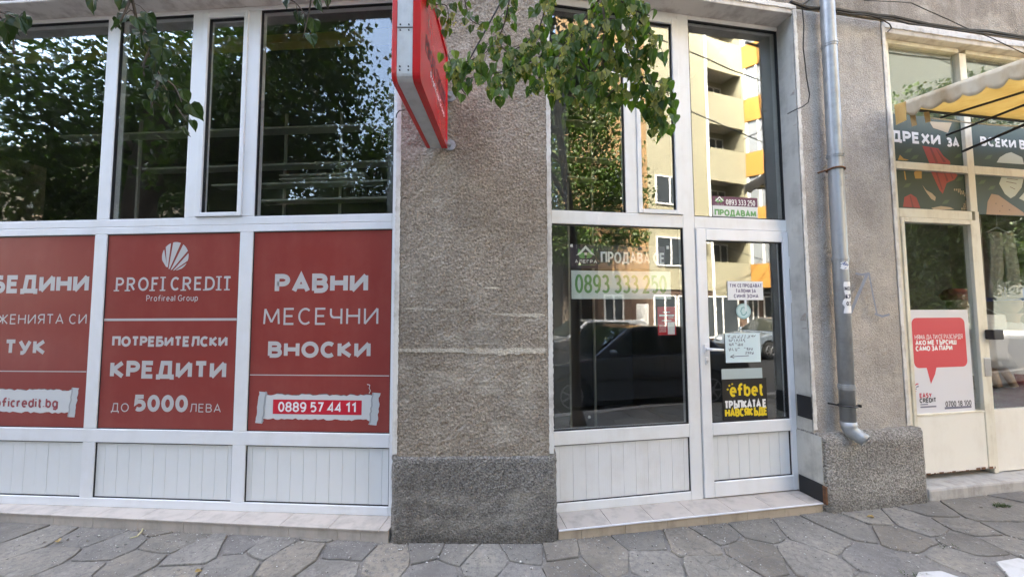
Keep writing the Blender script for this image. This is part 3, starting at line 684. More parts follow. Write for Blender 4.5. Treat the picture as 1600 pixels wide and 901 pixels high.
rack('wall_rack', 'tall pale wall rack with thin shelves inside the red poster shop', GL.shift(1.2),
     [((92, 203), (606, 203)), ((222, 259), (606, 256)), ((330, 287), (606, 284)), ((402, 311), (606, 310)), ((436, 272), (568, 272)), ((436, 278), (568, 278))], [(193, 250), (286, 200), (430, 250), (520, 250)])
rack('wall_rack', 'pale wall rack with few thin shelves inside the empty shop for sale', GR.shift(1.4),
     [((863, 190), (946, 187)), ((863, 247), (972, 246)), ((863, 277), (935, 276)), ((863, 268), (893, 268))], [(893, 200), (930, 120)])

# ------------------------------------------------------------------ red posters behind the lower panes
def poster_sheet(name, label, pl, u0, u1, z0, z1, dep, m, cat='poster', group=None):
    p = empty(name, pl.w((u0 + u1) / 2, z0, dep), label, cat, group)
    mb = MB(); mb.fbox(pl, u0, u1, z0, z1, dep, dep + .002); mb.build('sheet', m, p)
    return p
DP = .0105
GP = 'red loan posters in the shop window'
reds = [poster_sheet('poster', l, GL, a + .007, b - .007, .687, 2.243, DP, RED, 'poster', GP) for (a, b), l in zip(bays[:3],
        ['dark red window poster about merging debts, ending in a web address on torn paper', 'dark red window poster with white fan emblem and the amount 5000', 'dark red window poster with a phone number on torn paper beside the pillar'])]
def lettering(par, pl, items, m, name='lettering', dep=DP):
    mb = MB()
    for s, tl, br, kw in items: ptext(mb, s, pl, dep, tl, br, **kw)
    return mb.build(name, m, par)
bold, thin, semi = dict(weight=.245, tracking=.10), dict(weight=.115, tracking=.22), dict(weight=.17, tracking=.12)
lettering(reds[0], GL, [('ОБЕДИНИ', (-39, 430.5), (138, 457), bold), ('ЗАДЪЛЖЕНИЯТА СИ', (-78, 491), (135, 506), thin), ('ТУК', (8, 530), (71, 554), bold)], GREY)
lettering(reds[1], GL, [('PROFI CREDIT', (182, 433.5), (361, 453), dict(weight=.15, tracking=.30, serif=True)), ('Profireal Group', (229, 461), (309, 470), dict(weight=.12, tracking=.2)),
    ('ПОТРЕБИТЕЛСКИ', (176, 525), (355, 541.5), bold), ('КРЕДИТИ', (173, 563), (353, 592), bold), ('ДО', (174, 629), (201, 643), thin), ('5000', (210, 616), (293, 643.5), bold), ('ЛЕВА', (297, 630), (345, 644), thin)], GREY)
lettering(reds[2], GL, [('РАВНИ', (430, 428), (575, 457), bold), ('МЕСЕЧНИ', (412, 481), (591, 507), thin), ('ВНОСКИ', (419, 533), (579, 559), bold)], GREY)
for k, (p, q) in enumerate([((-60, 578.3), (135, 581)), ((161, 497.5), (370, 500.5)), ((388, 584.5), (608, 587.5))]):
    mb = MB(); prect(mb, GL, DP, p, q); mb.build('divider_line', GREY, reds[k])
# fan emblem: a disc cut by slanting bars
mb = MB(); cu, cz = GL.uz(274, 400.5, DP); rad = .115
fan = [((-.55, -1.0), (-.95, .1), (-.80, .55), (-.62, .75)), None]
for (b0, b1, t0, t1) in ((-.42, -.34, -.62, -.50), (-.30, -.10, -.42, .02), (-.04, .06, .10, .55), (.10, .22, .62, .92)): pass
def disc_bar(x0, y0, xa, ya, xb, yb, n=8):
    """wedge from the foot (x0,y0) to the rim between two rim angles"""
    pts = [(x0 - .04, y0)] + [(math.cos(R(xa + (xb - xa) * i / n)), math.sin(R(xa + (xb - xa) * i / n))) for i in range(n + 1)] + [(x0 + .04, y0)]
    return pts
for q in (disc_bar(-.62, -.72, 196, 0, 150, 0), disc_bar(-.56, -.74, 139, 0, 112, 0), disc_bar(-.42, -.86, 102, 0, 68, 0), disc_bar(-.26, -.93, 56, 0, 22, 0), disc_bar(-.08, -.97, 12, 0, -18, 0), disc_bar(.12, -.97, -28, 0, -58, 0)):
    vs = [GL.w(cu + x * rad, cz + y * rad * 1.02, DP - .0008) for x, y in q]; mb.add(vs, [tuple(range(len(vs)))])
mb.build('emblem', GREY, reds[1])
def torn(par, pl, tl, br, seed, left=True):
    rr = random.Random(seed); (u0, z1), (u1, z0) = pl.uz(*tl, DP), pl.uz(*br, DP); h = z1 - z0
    for (a, b, zb, zt, nm, mm, lift) in ((u0 + .03, u1 - .05, z0 + h * .14, z1 - h * .10, 'torn_paper', ink('paper', (.60, .61, .61)), .0006),):
        n = 40; top = [(a + (b - a) * i / n, zt + rr.uniform(-.006, .008)) for i in range(n + 1)]; bot = [(a + (b - a) * i / n, zb + rr.uniform(-.008, .006)) for i in range(n + 1)]
        mb = MB(); vs = [pl.w(x, z, DP - lift) for x, z in top + bot]; mb.add(vs, [(i, i + 1, n + 2 + i, n + 1 + i) for i in range(n)]); mb.build(nm, mm, par)
        sh = MB(); vs = [pl.w(x, z + .006, DP - .0003) for x, z in top] + [pl.w(x, z - .016, DP - .0003) for x, z in top]; sh.add(vs, [(i, i + 1, n + 2 + i, n + 1 + i) for i in range(n) if rr.random() < .6]); sh.build('torn_edge_shadow', ink('torn_shadow', (.12, .11, .11)), par)  # dark strip drawn as the shadow behind the torn edge
    for side in ((-1, 1) if left else (1,)):
        x0 = u0 if side < 0 else u1 - .075; mb = MB(); pts = []
        for i in range(13): pts.append((x0 + rr.uniform(-.004, .004) + (0.012 if side > 0 else .004) * (i / 12), z0 + h * i / 12))
        lean = .012 if side > 0 else .02
        vs = [pl.w(x + lean * (i / 12), z, DP - .0012) for i, (x, z) in enumerate(pts)] + [pl.w(x + .062 + lean * (i / 12) + rr.uniform(-.005, .005), z - rr.uniform(0, .006), DP - .0012) for i, (x, z) in enumerate(pts)]
        mb.add(vs, [(i, i + 1, 13 + i + 1, 13 + i) for i in range(12)]); mb.build('paper_curl', ink('paper_curl', (.50, .52, .53)), par)
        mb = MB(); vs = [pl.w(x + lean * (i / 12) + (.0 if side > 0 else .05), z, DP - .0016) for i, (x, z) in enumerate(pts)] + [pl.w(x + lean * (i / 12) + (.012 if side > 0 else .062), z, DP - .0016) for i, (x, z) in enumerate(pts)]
        mb.add(vs, [(i, i + 1, 13 + i + 1, 13 + i) for i in range(12)]); mb.build('curl_shade', ink('paper_curl_shade', (.33, .34, .345)), par)  # shade of the curl drawn as a darker strip
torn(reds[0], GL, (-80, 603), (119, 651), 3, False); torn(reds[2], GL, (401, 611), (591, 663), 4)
lettering(reds[0], GL, [('www.proficredit.bg', (-68, 619.5), (90, 637), dict(weight=.19, tracking=.14))], ink('web_red', (.30, .05, .06)), dep=DP - .0008)
mb = MB(); prect(mb, GL, DP, (427, 623.5), (565, 648), .0011); mb.build('number_label', BRIGHT, reds[2])
lettering(reds[2], GL, [('0889 57 44 11', (435, 627), (557, 644.5), semi)], WHITE, dep=DP - .0016)
mb = MB(); pts = [GL.w(*GL.uz(x, y, DP), DP - .0018) for x, y in [(574, 600), (578, 601), (577, 606), (579, 610), (577, 614)]]; mb.tube(pts, .003, 5); mb.build('torn_strip', GREY, reds[2])

# ------------------------------------------------------------------ sale posters and notices at the entrance
DE = .026
NAVY, GREEN, PURPLE = ink('navy', (.045, .035, .06)), ink('green', (.14, .36, .12)), ink('purple', (.12, .03, .075))
PALE = ink('pale_banner', (.66, .74, .71))
def house_logo(par, pl, dep, cx, cy, s, white=True, name='house_emblem'):
    a = MB()
    for sg in (-1, 1):
        ppoly(a, pl, dep, [(cx + sg * s * .12, cy - s * .1), (cx + sg * s * .75, cy - s * .62), (cx + sg * s * .85, cy - s * .05), (cx + sg * s * .55, cy + s * .35), (cx + sg * s * .08, cy + s * .42)], .0008)
    a.build(name + '_leaves', GREEN, par)
    b = MB()
    for sg in (-1, 1): ppoly(b, pl, dep, [(cx, cy - s * .95), (cx, cy - s * .62), (cx + sg * s * .55, cy - s * .02), (cx + sg * s * 1.0, cy + s * .12), (cx + sg * s * .6, cy - s * .28)], .0012)
    ppoly(b, pl, dep, [(cx - s * .14, cy - s * .2), (cx + s * .14, cy - s * .2), (cx + s * .14, cy + s * .06), (cx - s * .14, cy + s * .06)], .0013)
    b.build(name + '_roof', WHITE, par)
a = GR.uz(891, 381.5, DE); b = GR.uz(1040, 421, DE); c = GR.uz(892.5, 421.5, DE); d = GR.uz(1048.5, 467, DE)
sale = poster_sheet('poster', 'large for sale poster, dark band over pale band with long green phone number', GR, a[0], b[0], b[1] + .002, a[1], DE, NAVY)
mb = MB(); mb.fbox(GR, c[0], d[0], d[1], c[1] - .004, DE - .0008, DE + .0015); mb.build('number_band', PALE, sale)
house_logo(sale, GR, DE, 915, 397.5, 15)
lettering(sale, GR, [('АЛЕГРА', (898, 405.5), (933, 411.3), dict(weight=.2, tracking=.22)), ('ПРОДАВА СЕ', (938.5, 392), (1039, 413.5), bold)], WHITE, dep=DE)
lettering(sale, GR, [('недвижими имоти'.upper(), (902, 412.6), (929, 414.6), dict(weight=.2, tracking=.2))], GREEN, 'small_lettering', DE)
lettering(sale, GR, [('0893 333 250', (898.5, 427), (1042, 459.5), dict(weight=.20, tracking=.10))], GREEN, 'number', DE - .001)
mb = MB(); prect(mb, GR, DE, (891, 381.3), (895, 386), .001); prect(mb, GR, DE, (1041, 384), (1045, 389), .001); mb.build('tape', WHITE, sale)
DE_IN = DE; DE = .0155
a = GR.uz(1112.6, 306, DE); b = GR.uz(1183.7, 324, DE); d = GR.uz(1183.7, 340.5, DE)
s2 = poster_sheet('poster', 'small sale poster with purple top low in the pane above the door', GR, a[0], b[0], d[1], a[1], DE, PURPLE)
mb = MB(); mb.fbox(GR, a[0], b[0], d[1], b[1], DE - .0008, DE - .0001); mb.build('lower_band', ink('banner_white', (.72, .74, .71)), s2)
house_logo(s2, GR, DE, 1124, 313.5, 7.5)
lettering(s2, GR, [('0893 333 250', (1134, 310.8), (1180, 322.5), dict(weight=.2, tracking=.12)), ('АЛЕГРА', (1117, 318.5), (1131, 320.8), thin)], WHITE, dep=DE)
lettering(s2, GR, [('ПРОДАВАМ', (1116.5, 326.5), (1181.5, 339.5), bold)], GREEN, 'lower_lettering', DE - .001)
DE = DE_IN
# red notice with white lines (its square code left out)
a = GR.uz(1027, 479, DE); d = GR.uz(1056.5, 523, DE)
rn = poster_sheet('notice', 'small bright red notice with white print beside the long phone number', GR, a[0], d[0], d[1], a[1], DE - .002, ink('notice_red', (.52, .015, .035)), 'notice')
mb = MB()
for (x0, x1, y, h) in ((1036, 1047, 487.5, 1.6), (1030, 1053, 492.5, 2.6), (1044, 1052, 495.8, 1.0), (1034, 1049, 500.5, 1.2), (1030, 1041, 508.5, .9), (1030, 1041, 511.5, .9), (1030, 1041, 514.6, .8), (1030, 1041, 517.6, .8)): prect(mb, GR, DE - .002, (x0, y - h / 2), (x1, y + h / 2))
mb.build('print_lines', WHITE, rn)
mb = MB(); prect(mb, GR, DE - .002, (1043, 503), (1054.5, 522)); mb.build('white_box', WHITE, rn)
# notices on the door
DD = .0065
def sheet(name, label, tl, br, m, cat='notice', dep=DD):
    a, b = GR.uz(*tl, dep), GR.uz(*br, dep); return poster_sheet(name, label, GR, a[0], b[0], b[1], a[1], dep, m, cat)
PAPER = ink('paper_white', (.78, .79, .80)); VIOLET = ink('violet_print', (.07, .045, .14)); BLUEP = ink('bluish_paper', (.62, .76, .80))
n1 = sheet('notice', 'white printed notice with three lines of dark capitals, topmost on the door', (1136.5, 439), (1193, 468.5), PAPER)
lettering(n1, GR, [('ТУК СЕ ПРОДАВАТ', (1140, 443), (1190, 449), dict(weight=.19, tracking=.24)), ('ТАЛОНИ ЗА', (1149.5, 451.3), (1181, 457.3), dict(weight=.19, tracking=.24)), ('СИНЯ ЗОНА', (1146.5, 459.3), (1185, 465.3), dict(weight=.19, tracking=.24))], VIOLET, dep=DD)
cu, cz = GR.uz(1161.8, 486, DD); n = 28
st = empty('sticker', GR.w(cu, cz - .06, DD), 'pale round sticker on the door glass below the printed notice', 'sticker')
mb = MB(); mb.prism([GR.w(cu + .072 * math.cos(2 * math.pi * k / n), cz + .066 * math.sin(2 * math.pi * k / n), DD) for k in range(n)], GR.n * .001); mb.build('disc', ink('pale_teal', (.50, .66, .66)), st)
mb = MB(); ribbon(mb, [(cu + .066 * math.cos(2 * math.pi * k / n), cz + .060 * math.sin(2 * math.pi * k / n)) for k in range(n)] + ['closed'], .005, on(GR, DD), .0004)
ppts = [(cu + .025 * math.cos(2 * math.pi * k / 14) * (1 + .25 * math.sin(3 * k)), cz + .034 * math.sin(2 * math.pi * k / 14)) for k in range(14)]; ribbon(mb, ppts + ['closed'], .007, on(GR, DD), .0006); mb.build('sticker_print', ink('teal', (.12, .32, .32)), st)
mb = MB(); prect(mb, GR, DD, (1163, 468.6), (1167, 486), .0008); tp = mb.build('tape_strip', ink('clear_tape', (.66, .74, .76))); tag(tp, 'short strip of clear tape between notice and round sticker', 'tape')
n2 = sheet('notice', 'handwritten bluish white sheet with an arrow, taped beside the door handle', (1132.8, 520.5), (1189, 565), BLUEP)
mb = MB(); rr = random.Random(9)
def scribble(x0, x1, y, h, n):
    for k in range(n):
        xa = x0 + (x1 - x0) * k / n; w_ = (x1 - x0) / n * .72; P = []
        for i in range(rr.choice([4, 5, 6])): P.append(GR.uz(xa + w_ * min(1, i / 4 + rr.uniform(-.1, .1)), y + h * rr.choice([-.5, .5, 0, .4, -.4]), DD))
        ribbon(mb, P, .0042, on(GR, DD), .0005)
for (x0, x1, y, n_) in ((1137, 1183, 525.5, 9), (1139, 1165, 531.5, 7), (1139, 1162, 538, 5), (1139, 1158, 545.5, 4), (1163, 1177, 545, 4), (1165, 1178, 551, 4)): scribble(x0, x1, y, 4.2, n_)
ribbon(mb, [GR.uz(1141, 557, DD), GR.uz(1170, 555.2, DD)], .005, on(GR, DD), .0005); ribbon(mb, [GR.uz(1147, 553.6, DD), GR.uz(1141, 557, DD), GR.uz(1147, 559, DD)], .005, on(GR, DD), .0007)
mb.build('handwriting', ink('pen_blue', (.03, .035, .07)), n2)
n3 = sheet('poster', 'black betting poster with yellow and white lettering, lowest on the door', (1128, 592.5), (1200, 655.5), ink('poster_black', (.012, .011, .011)), 'poster')
YEL = ink('yellow', (.80, .58, .02))
lettering(n3, GR, [('efbet', (1140, 599.0), (1193, 617.5), dict(weight=.185, tracking=.12)), ('НАВСЯКЪДЕ', (1133, 638), (1199, 648), bold)], YEL, dep=DD)
lettering(n3, GR, [('ТРЪПКАТА Е', (1132, 625.8), (1197.5, 635.6), bold)], WHITE, 'white_lettering', DD)
mb = MB()
for (sx_, sy_, s_) in ((1137, 608, 2.3), (1139.5, 602.2, 2.2), (1144, 599.6, 2.0)):
    ppoly(mb, GR, DD, [(sx_ + s_ * (1 if k % 2 == 0 else .42) * math.sin(math.pi * k / 5), sy_ - s_ * (1 if k % 2 == 0 else .42) * math.cos(math.pi * k / 5)) for k in range(10)])
mb.build('star', YEL, n3)
a, b = GR.uz(1126, 576, DD + .012), GR.uz(1190, 592, DD + .012)
mb = MB(); mb.fbox(GR, a[0], b[0], b[1], a[1], DD + .0024, DD + .0030); tag(mb.build('paper_strip', ink('old_paper', (.42, .50, .50))), 'strip of pale paper showing above the black poster', 'paper')
mb = MB()
for k in range(6): ribbon(mb, [GR.uz(921, 651, DE), tuple(np.add(GR.uz(921, 651, DE), (.013 * math.cos(k * math.pi / 3), .013 * math.sin(k * math.pi / 3))))], .005, on(GR, DE), .0005 + k * .0001)
tag(mb.build('snowflake_sticker', WHITE), 'tiny white snowflake sticker low on the large entrance pane', 'sticker')

# ------------------------------------------------------------------ clothes shop: decals, poster, garments
ds = .0275
DKG = ink('dark_green_film', (.014, .040, .030))
u0, u1 = 3.31, 4.148
def film(label, u0, u1, z0, z1):
    p = empty('window_decal', SH.w((u0 + u1) / 2, z0, ds), label, 'window decal', 'dark green window decals of the clothes shop')
    mb = MB(); mb.fbox(SH, u0, u1, z0, z1, ds, ds + .001); mb.build('film', DKG, p); return p
zt = SH.uz(1450, 183, ds)[1]
f1 = film('dark green decal with large white lettering and red scarf, under the awning', 3.31, 4.148, 2.978, zt)
f2 = film('dark green decal with scarf end, brush and checked bow, above the clothes shop door', 3.31, 4.148, 2.538, 2.903)
f3 = film('dark green decal with white lettering and top of a white glove, right of the mullion', 4.237, 5.45, 2.988, zt - .02)
f4 = film('dark green decal with white glove and brown shoe, over the display window', 4.247, 5.45, SH.uz(1560, 336, ds)[1], 2.903)
mb = MB(); mb.fbox(SH, 3.31, 4.148, zt + .004, 4.106, .05, .055); mb.build('blind', ink('dusty_blind', (.12, .125, .10), .8), cwin); mb = MB(); mb.fbox(SH, 4.237, 5.45, zt - .016, 4.106, .05, .055); mb.build('blind', ink('dusty_blind', (.12, .125, .10), .8), cwin)
def art(par, name, m, polys, lift=.0006):
    mb = MB()
    for p in polys: ppoly(mb, SH, ds, p, lift)
    return mb.build(name, m, par)
SCARF = ink('scarf_red', (.30, .03, .025)); OCH = ink('ochre', (.42, .24, .05)); SAND = ink('sand', (.42, .33, .22)); PALEG = ink('pale_glove', (.48, .52, .46)); BRN = ink('tan_shoe', (.36, .22, .12))
lettering(f1, SH, [('ДРЕХИ', (1391, 203), (1470, 228), bold), ('ЗА', (1478.5, 214.5), (1499, 231), bold)], WHITE, dep=ds)
lettering(f3, SH, [('ВСЕКИ В', (1531, 213), (1603, 234), bold)], WHITE, dep=ds)
art(f1, 'scarf_print', SCARF, [[(1441, 228), (1466, 232), (1474, 244), (1484, 252), (1485, 257), (1452, 255)]])
art(f2, 'scarf_print', SCARF, [[(1453, 265), (1491, 269), (1496, 274), (1491, 281), (1479, 286), (1473, 303), (1468, 297), (1461, 282)], [(1411, 323), (1413, 308), (1423, 303), (1432, 309), (1438, 325)]])
art(f1, 'ochre_print', OCH, [[(1403, 250), (1406, 242), (1412, 248), (1420, 250), (1416, 251)]]); art(f1, 'cloth_print', SAND, [[(1452, 190), (1487, 192), (1481, 208), (1470, 204), (1458, 200)]])
SCD = ink('scarf_fold', (.16, .015, .014)); LFG = ink('print_leaf', (.05, .10, .045))
art(f1, 'scarf_fold_print', SCD, [[(1452, 231), (1455, 231), (1466, 254), (1462, 255)], [(1462, 233), (1464, 234), (1478, 253), (1474, 254)]], .0009); art(f2, 'scarf_fold_print', SCD, [[(1461, 268), (1464, 268), (1473, 296), (1471, 297)], [(1474, 268), (1476, 269), (1482, 282), (1479, 284)], [(1484, 270), (1486, 270), (1490, 279), (1488, 280)], [(1421, 306), (1423, 306), (1428, 324), (1425, 324)]], .0009)
for f_, c_ in ((f1, [(1420, 236), (1430, 246), (1498, 244)]), (f2, [(1418, 290), (1500, 280), (1478, 316)]), (f3, [(1545, 246), (1552, 225)]), (f4, [(1535, 285), (1550, 294)])):
    art(f_, 'leaf_print', LFG, [[(x - 7, y + 3), (x - 2, y - 3), (x + 6, y - 4), (x + 2, y + 2)] for x, y in c_], .0005)
art(f2, 'ochre_print', OCH, [[(1428, 270), (1432, 264), (1440, 266), (1440, 279), (1430, 279)], [(1412, 267), (1414, 267), (1416, 281), (1414, 281)]])
art(f2, 'brush_print', SAND, [[(1441, 289), (1447, 297), (1456, 302), (1462, 308), (1461, 314), (1455, 311), (1447, 300)], [(1455, 325), (1470, 322), (1485, 324), (1491, 327), (1460, 328)]])
mb = MB()
for (x0, y0, x1, y1, n_, w_) in ((1494, 295, 1516, 310, 5, 11), (1513, 310, 1508, 328, 5, 15)):
    for k in range(n_):
        f = (k + .5) / n_; cx_, cy_ = x0 + (x1 - x0) * f, y0 + (y1 - y0) * f; hw = w_ * (1.1 - .5 * abs(f - (.0 if w_ > 12 else 0)))
        if w_ > 12: hw = w_ * (.35 + .55 * f)
        for j in range(4): xx = cx_ - hw / 2 + hw * (j + .5 * (k % 2)) / 4; ppoly(mb, SH, ds, [(xx, cy_ - 1.6), (xx + hw / 8, cy_ - 1.4), (xx + hw / 8, cy_ + 1.6), (xx, cy_ + 1.4)], .0009)
mb.build('checked_bow_print', SAND, f2)
art(f3, 'glove_print', PALEG, [[(1557, 254), (1562, 246), (1572, 240), (1580, 238), (1597, 246), (1600, 257)]])
art(f4, 'glove_print', PALEG, [[(1566, 273), (1600, 276), (1596, 293), (1586, 306), (1579, 310), (1570, 303), (1561, 287)], [(1592, 310), (1601, 300), (1606, 312), (1600, 314)]])
art(f4, 'shoe_print', BRN, [[(1541, 335), (1543, 315), (1549, 303), (1560, 305), (1580, 319), (1598, 331), (1603, 337)]])
mb = MB()
for (x, y) in ((1556, 318), (1566, 322), (1577, 328), (1562, 330)): ppoly(mb, SH, ds, [(x - 1.2, y), (x, y - 1.2), (x + 1.2, y), (x, y + 1.2)], .001)
for q in [[(1573, 279), (1590, 281)], [(1572, 284), (1588, 287)], [(1578, 292), (1586, 296)]]: ribbon(mb, [SH.uz(*p, ds) for p in q], .006, on(SH, ds), .0011)
mb.build('dark_print', ink('brown_print', (.10, .06, .035)), f4)
# credit poster in the lower left pane
DQ = .0115
def q4(pl, dep, pts): return [pl.w(*pl.uz(x, y, dep), dep) for x, y in pts]
tl, br = SH.uz(1413.5, 483, DQ), SH.uz(1522, 645, DQ)
ec = poster_sheet('poster', 'white poster with red speech bubble in the lower pane of the clothes shop door', SH, SH.uz(1414, 483.5, DQ)[0] + .02, SH.uz(1516, 540, DQ)[0], SH.uz(1460, 646.5, DQ)[1], SH.uz(1460, 483.7, DQ)[1], DQ, ink('poster_white', (.66, .655, .69)))
mb = MB(); (bu0, bz1), (bu1, bz0) = SH.uz(1423.5, 496.5, DQ), SH.uz(1512, 572, DQ); r_ = .055
pts = [(bu0 + r_, bz0), (bu1 - r_, bz0)] + arc(bu1 - r_, bz0 + r_, r_, r_, -90, 0, 5) + arc(bu1 - r_, bz1 - r_, r_, r_, 0, 90, 5) + arc(bu0 + r_, bz1 - r_, r_, r_, 90, 180, 5) + arc(bu0 + r_, bz0 + r_, r_, r_, 180, 265, 5)
vs = [SH.w(x, z, DQ - .0005) for x, z in pts]; mb.add(vs, [tuple(range(len(vs)))])
ppoly(mb, SH, DQ, [(1447, 571.5), (1463.5, 571.5), (1461, 584), (1454.5, 599.5), (1452, 590)], .0007); mb.build('speech_bubble', ink('bubble_red', (.60, .055, .07)), ec)
lettering(ec, SH, [('НЯМА ДА ТИ СЕ РАЗСЪРДЯ', (1429, 522.8), (1504, 528.6), dict(weight=.11, tracking=.1)), ('АКО МЕ ТЪРСИШ', (1430, 531.2), (1494.5, 537.8), bold), ('САМО ЗА ПАРИ', (1430.5, 540.2), (1488, 547), bold)], WHITE, dep=DQ - .0006)
lettering(ec, SH, [('EASY', (1436.5, 614), (1456, 620.5), bold)], ink('logo_red', (.50, .03, .06)), 'red_lettering', DQ)
lettering(ec, SH, [('CREDIT', (1436.5, 621.8), (1463, 628), bold), ('0700 18 100', (1477, 626.5), (1518, 633), semi)], ink('charcoal', (.05, .05, .06)), 'dark_lettering', DQ)
mb = MB()
for k, (x, y) in enumerate(((1425.5, 607), (1430, 601.5), (1426.5, 613))): ribbon(mb, [SH.uz(x, y, DQ), SH.uz(x + 2.5, y - 2.2, DQ), SH.uz(x + 5, y - 2.0, DQ)], .010, on(SH, DQ), .0005)
mb.build('logo_strokes', ink('logo_red', (.5, .03, .06)), ec)
mb = MB()
for k, (x, y) in enumerate(((1431.5, 605), (1428, 609))): ribbon(mb, [SH.uz(x, y, DQ), SH.uz(x + 2, y - 1.6, DQ), SH.uz(x + 4, y - 1.8, DQ)], .010, on(SH, DQ), .0005)
for (x0, x1, y) in ((1438, 1450, 631.4), (1438, 1463, 635), (1476, 1518, 636)): prect(mb, SH, DQ, (x0, y - .5), (x1, y + .5))
mb.build('small_print', ink('slate', (.16, .16, .22)), ec)

# garments standing and hanging inside the clothes shop
def lathe(mb, c, prof, n=20, sx=1, sy=1, wav=0, seed=0):
    rr = random.Random(seed); ph = rr.uniform(0, 6); vs = []
    for (r_, z) in prof:
        for k in range(n):
            a = 2 * math.pi * k / n; q = r_ * (1 + wav * math.sin(a * 6 + ph + z * 3) * (1 if z < prof[0][1] else 1)); vs.append((c[0] + q * math.cos(a) * sx, c[1] + q * math.sin(a) * sy, c[2] + z))
    mb.add(vs, [(i * n + k, i * n + (k + 1) % n, (i + 1) * n + (k + 1) % n, (i + 1) * n + k) for i in range(len(prof) - 1) for k in range(n)] + [tuple(range(n - 1, -1, -1)), tuple((len(prof) - 1) * n + k for k in range(n))])
BLOUSE = mat('white_blouse', (.74, .72, .73), .8); SKIRT = mat('dark_red_skirt', (.16, .02, .03), .8); SKIN = mat('mannequin_skin', (.50, .34, .25), .5); HATB = mat('blue_hat', (.05, .11, .42), .7); CAPR = mat('dusky_red_cap', (.38, .10, .10), .8); GREYT = mat('grey_trousers', (.32, .31, .30), .85); DARKT = mat('dark_trousers', (.03, .03, .035), .8)
def mannequin(px, dep, zbase, label, hat, top, skirt, hatshape, s=1.0):
    u = SH.uz(px[0], px[1], dep)[0]; c = SH.w(u, zbase, dep)
    m = empty('mannequin', c, label, 'mannequin')
    mb = MB(); lathe(mb, c, [(.085, 1.46), (.060, 1.42), (.055, 1.36)], 14); mb.ball((c.x, c.y, c.z + 1.56), .075, .09, .11, 14, 10); mb.build('head', SKIN, m, smooth=True)
    mb = MB(); lathe(mb, c, [(.07, 1.37), (.16, 1.32), (.20, 1.24), (.185, 1.05), (.155, .92), (.20, .78), (.215, .70)], 26, 1, .62, .025, 1)
    for sg in (-1, 1): mb.tube([c + SH.d * sg * .17 + Vector((0, 0, 1.28)), c + SH.d * sg * .27 + Vector((0, 0, 1.08)), c + SH.d * sg * .28 - SH.n * .06 + Vector((0, 0, .90))], [.075, .085, .10], 10)
    mb.build('blouse', top, m, smooth=True)
    mb = MB()
    for sg in (-1, 1): mb.tube([c + SH.d * sg * .28 - SH.n * .06 + Vector((0, 0, .90)), c + SH.d * sg * .25 - SH.n * .12 + Vector((0, 0, .72))], [.035, .028], 8)
    mb.build('arm', SKIN, m, smooth=True)
    mb = MB(); lathe(mb, c, [(.17, .84), (.20, .70), (.235, .45), (.27, .12)], 30, 1, .75, .05, 2); mb.build('skirt', skirt, m, smooth=True)
    mb = MB(); mb.cyl(c + Vector((0, 0, .01)), (0, 0, 1), .17, .02); mb.cyl(c + Vector((0, 0, .10)), (0, 0, 1), .015, .2, 8); mb.build('stand', 'dark_metal', m)
    mb = MB(); h = (c.x, c.y, c.z + 1.62)
    if hatshape == 'brim': lathe(mb, h, [(.26, -.03), (.27, -.02), (.12, .03), (.105, .10), (.04, .12)], 24)
    else: lathe(mb, h, [(.11, -.02), (.13, .03), (.09, .085), (.02, .10)], 20)
    mb.build('hat', hat, m, smooth=True)
mannequin((1582, 520), .30, .10, 'mannequin in blue brimmed hat and thin white blouse over dark red skirt', HATB, BLOUSE, SKIRT, 'brim')
mannequin((1496, 470), .34, .10, 'mannequin in dusky red cap and white blouse behind the door glass', CAPR, BLOUSE, DARKT, 'cap')
def hanging(label, name, px, dep, z1, z0, m, legs):
    u = SH.uz(*px, dep)[0]; c = SH.w(u, z0, dep); g = empty(name, c, label, 'clothes')
    mb = MB(); rr = random.Random(int(px[0])); w_ = .17
    for sg in ((-1, 1) if legs else (0,)):
        vs = []; n = 10
        for i in range(n + 1):
            f = i / n; z = z1 + (z0 - z1) * f; o_ = sg * (.075 + .05 * f); hw = (.085 - .01 * f) if legs else (w_ * (1 + .2 * f))
            for k in range(9): x = -1 + k / 4; vs.append(SH.w(u + o_ + x * hw, z + rr.uniform(-.004, .004), dep - .03 * math.cos(x * 1.5) - .012 * math.sin(x * 7 + f * 5)))
        mb.add(vs, [(i * 9 + k, i * 9 + k + 1, (i + 1) * 9 + k + 1, (i + 1) * 9 + k) for i in range(n) for k in range(8)])
    o = mb.build('cloth', m, g, smooth=True); s_ = o.modifiers.new('thickness', 'SOLIDIFY'); s_.thickness = .012
    mb = MB(); mb.tube([SH.w(u - .15, z1 - .0, dep + .01), SH.w(u, z1 + .06, dep + .01), SH.w(u + .15, z1 - .0, dep + .01)], .006, 6); mb.tube([SH.w(u, z1 + .06, dep + .01), SH.w(u + .01, 2.9, dep + .01)], .003, 6); mb.build('hanger', 'chrome', g)
hanging('grey trousers on a hanger above the blouse in the display window', 'trousers', (1562, 380), .16, 2.38, 1.72, GREYT, True)
hanging('white lace cloth hanging beside the door lock', 'lace_cloth', (1549, 545), .10, 1.55, 1.10, BLOUSE, False)
hanging('pale shirt on a hanger in the display window beyond the trousers', 'shirt', (1660, 420), .16, 2.3, 1.5, BLOUSE, False)
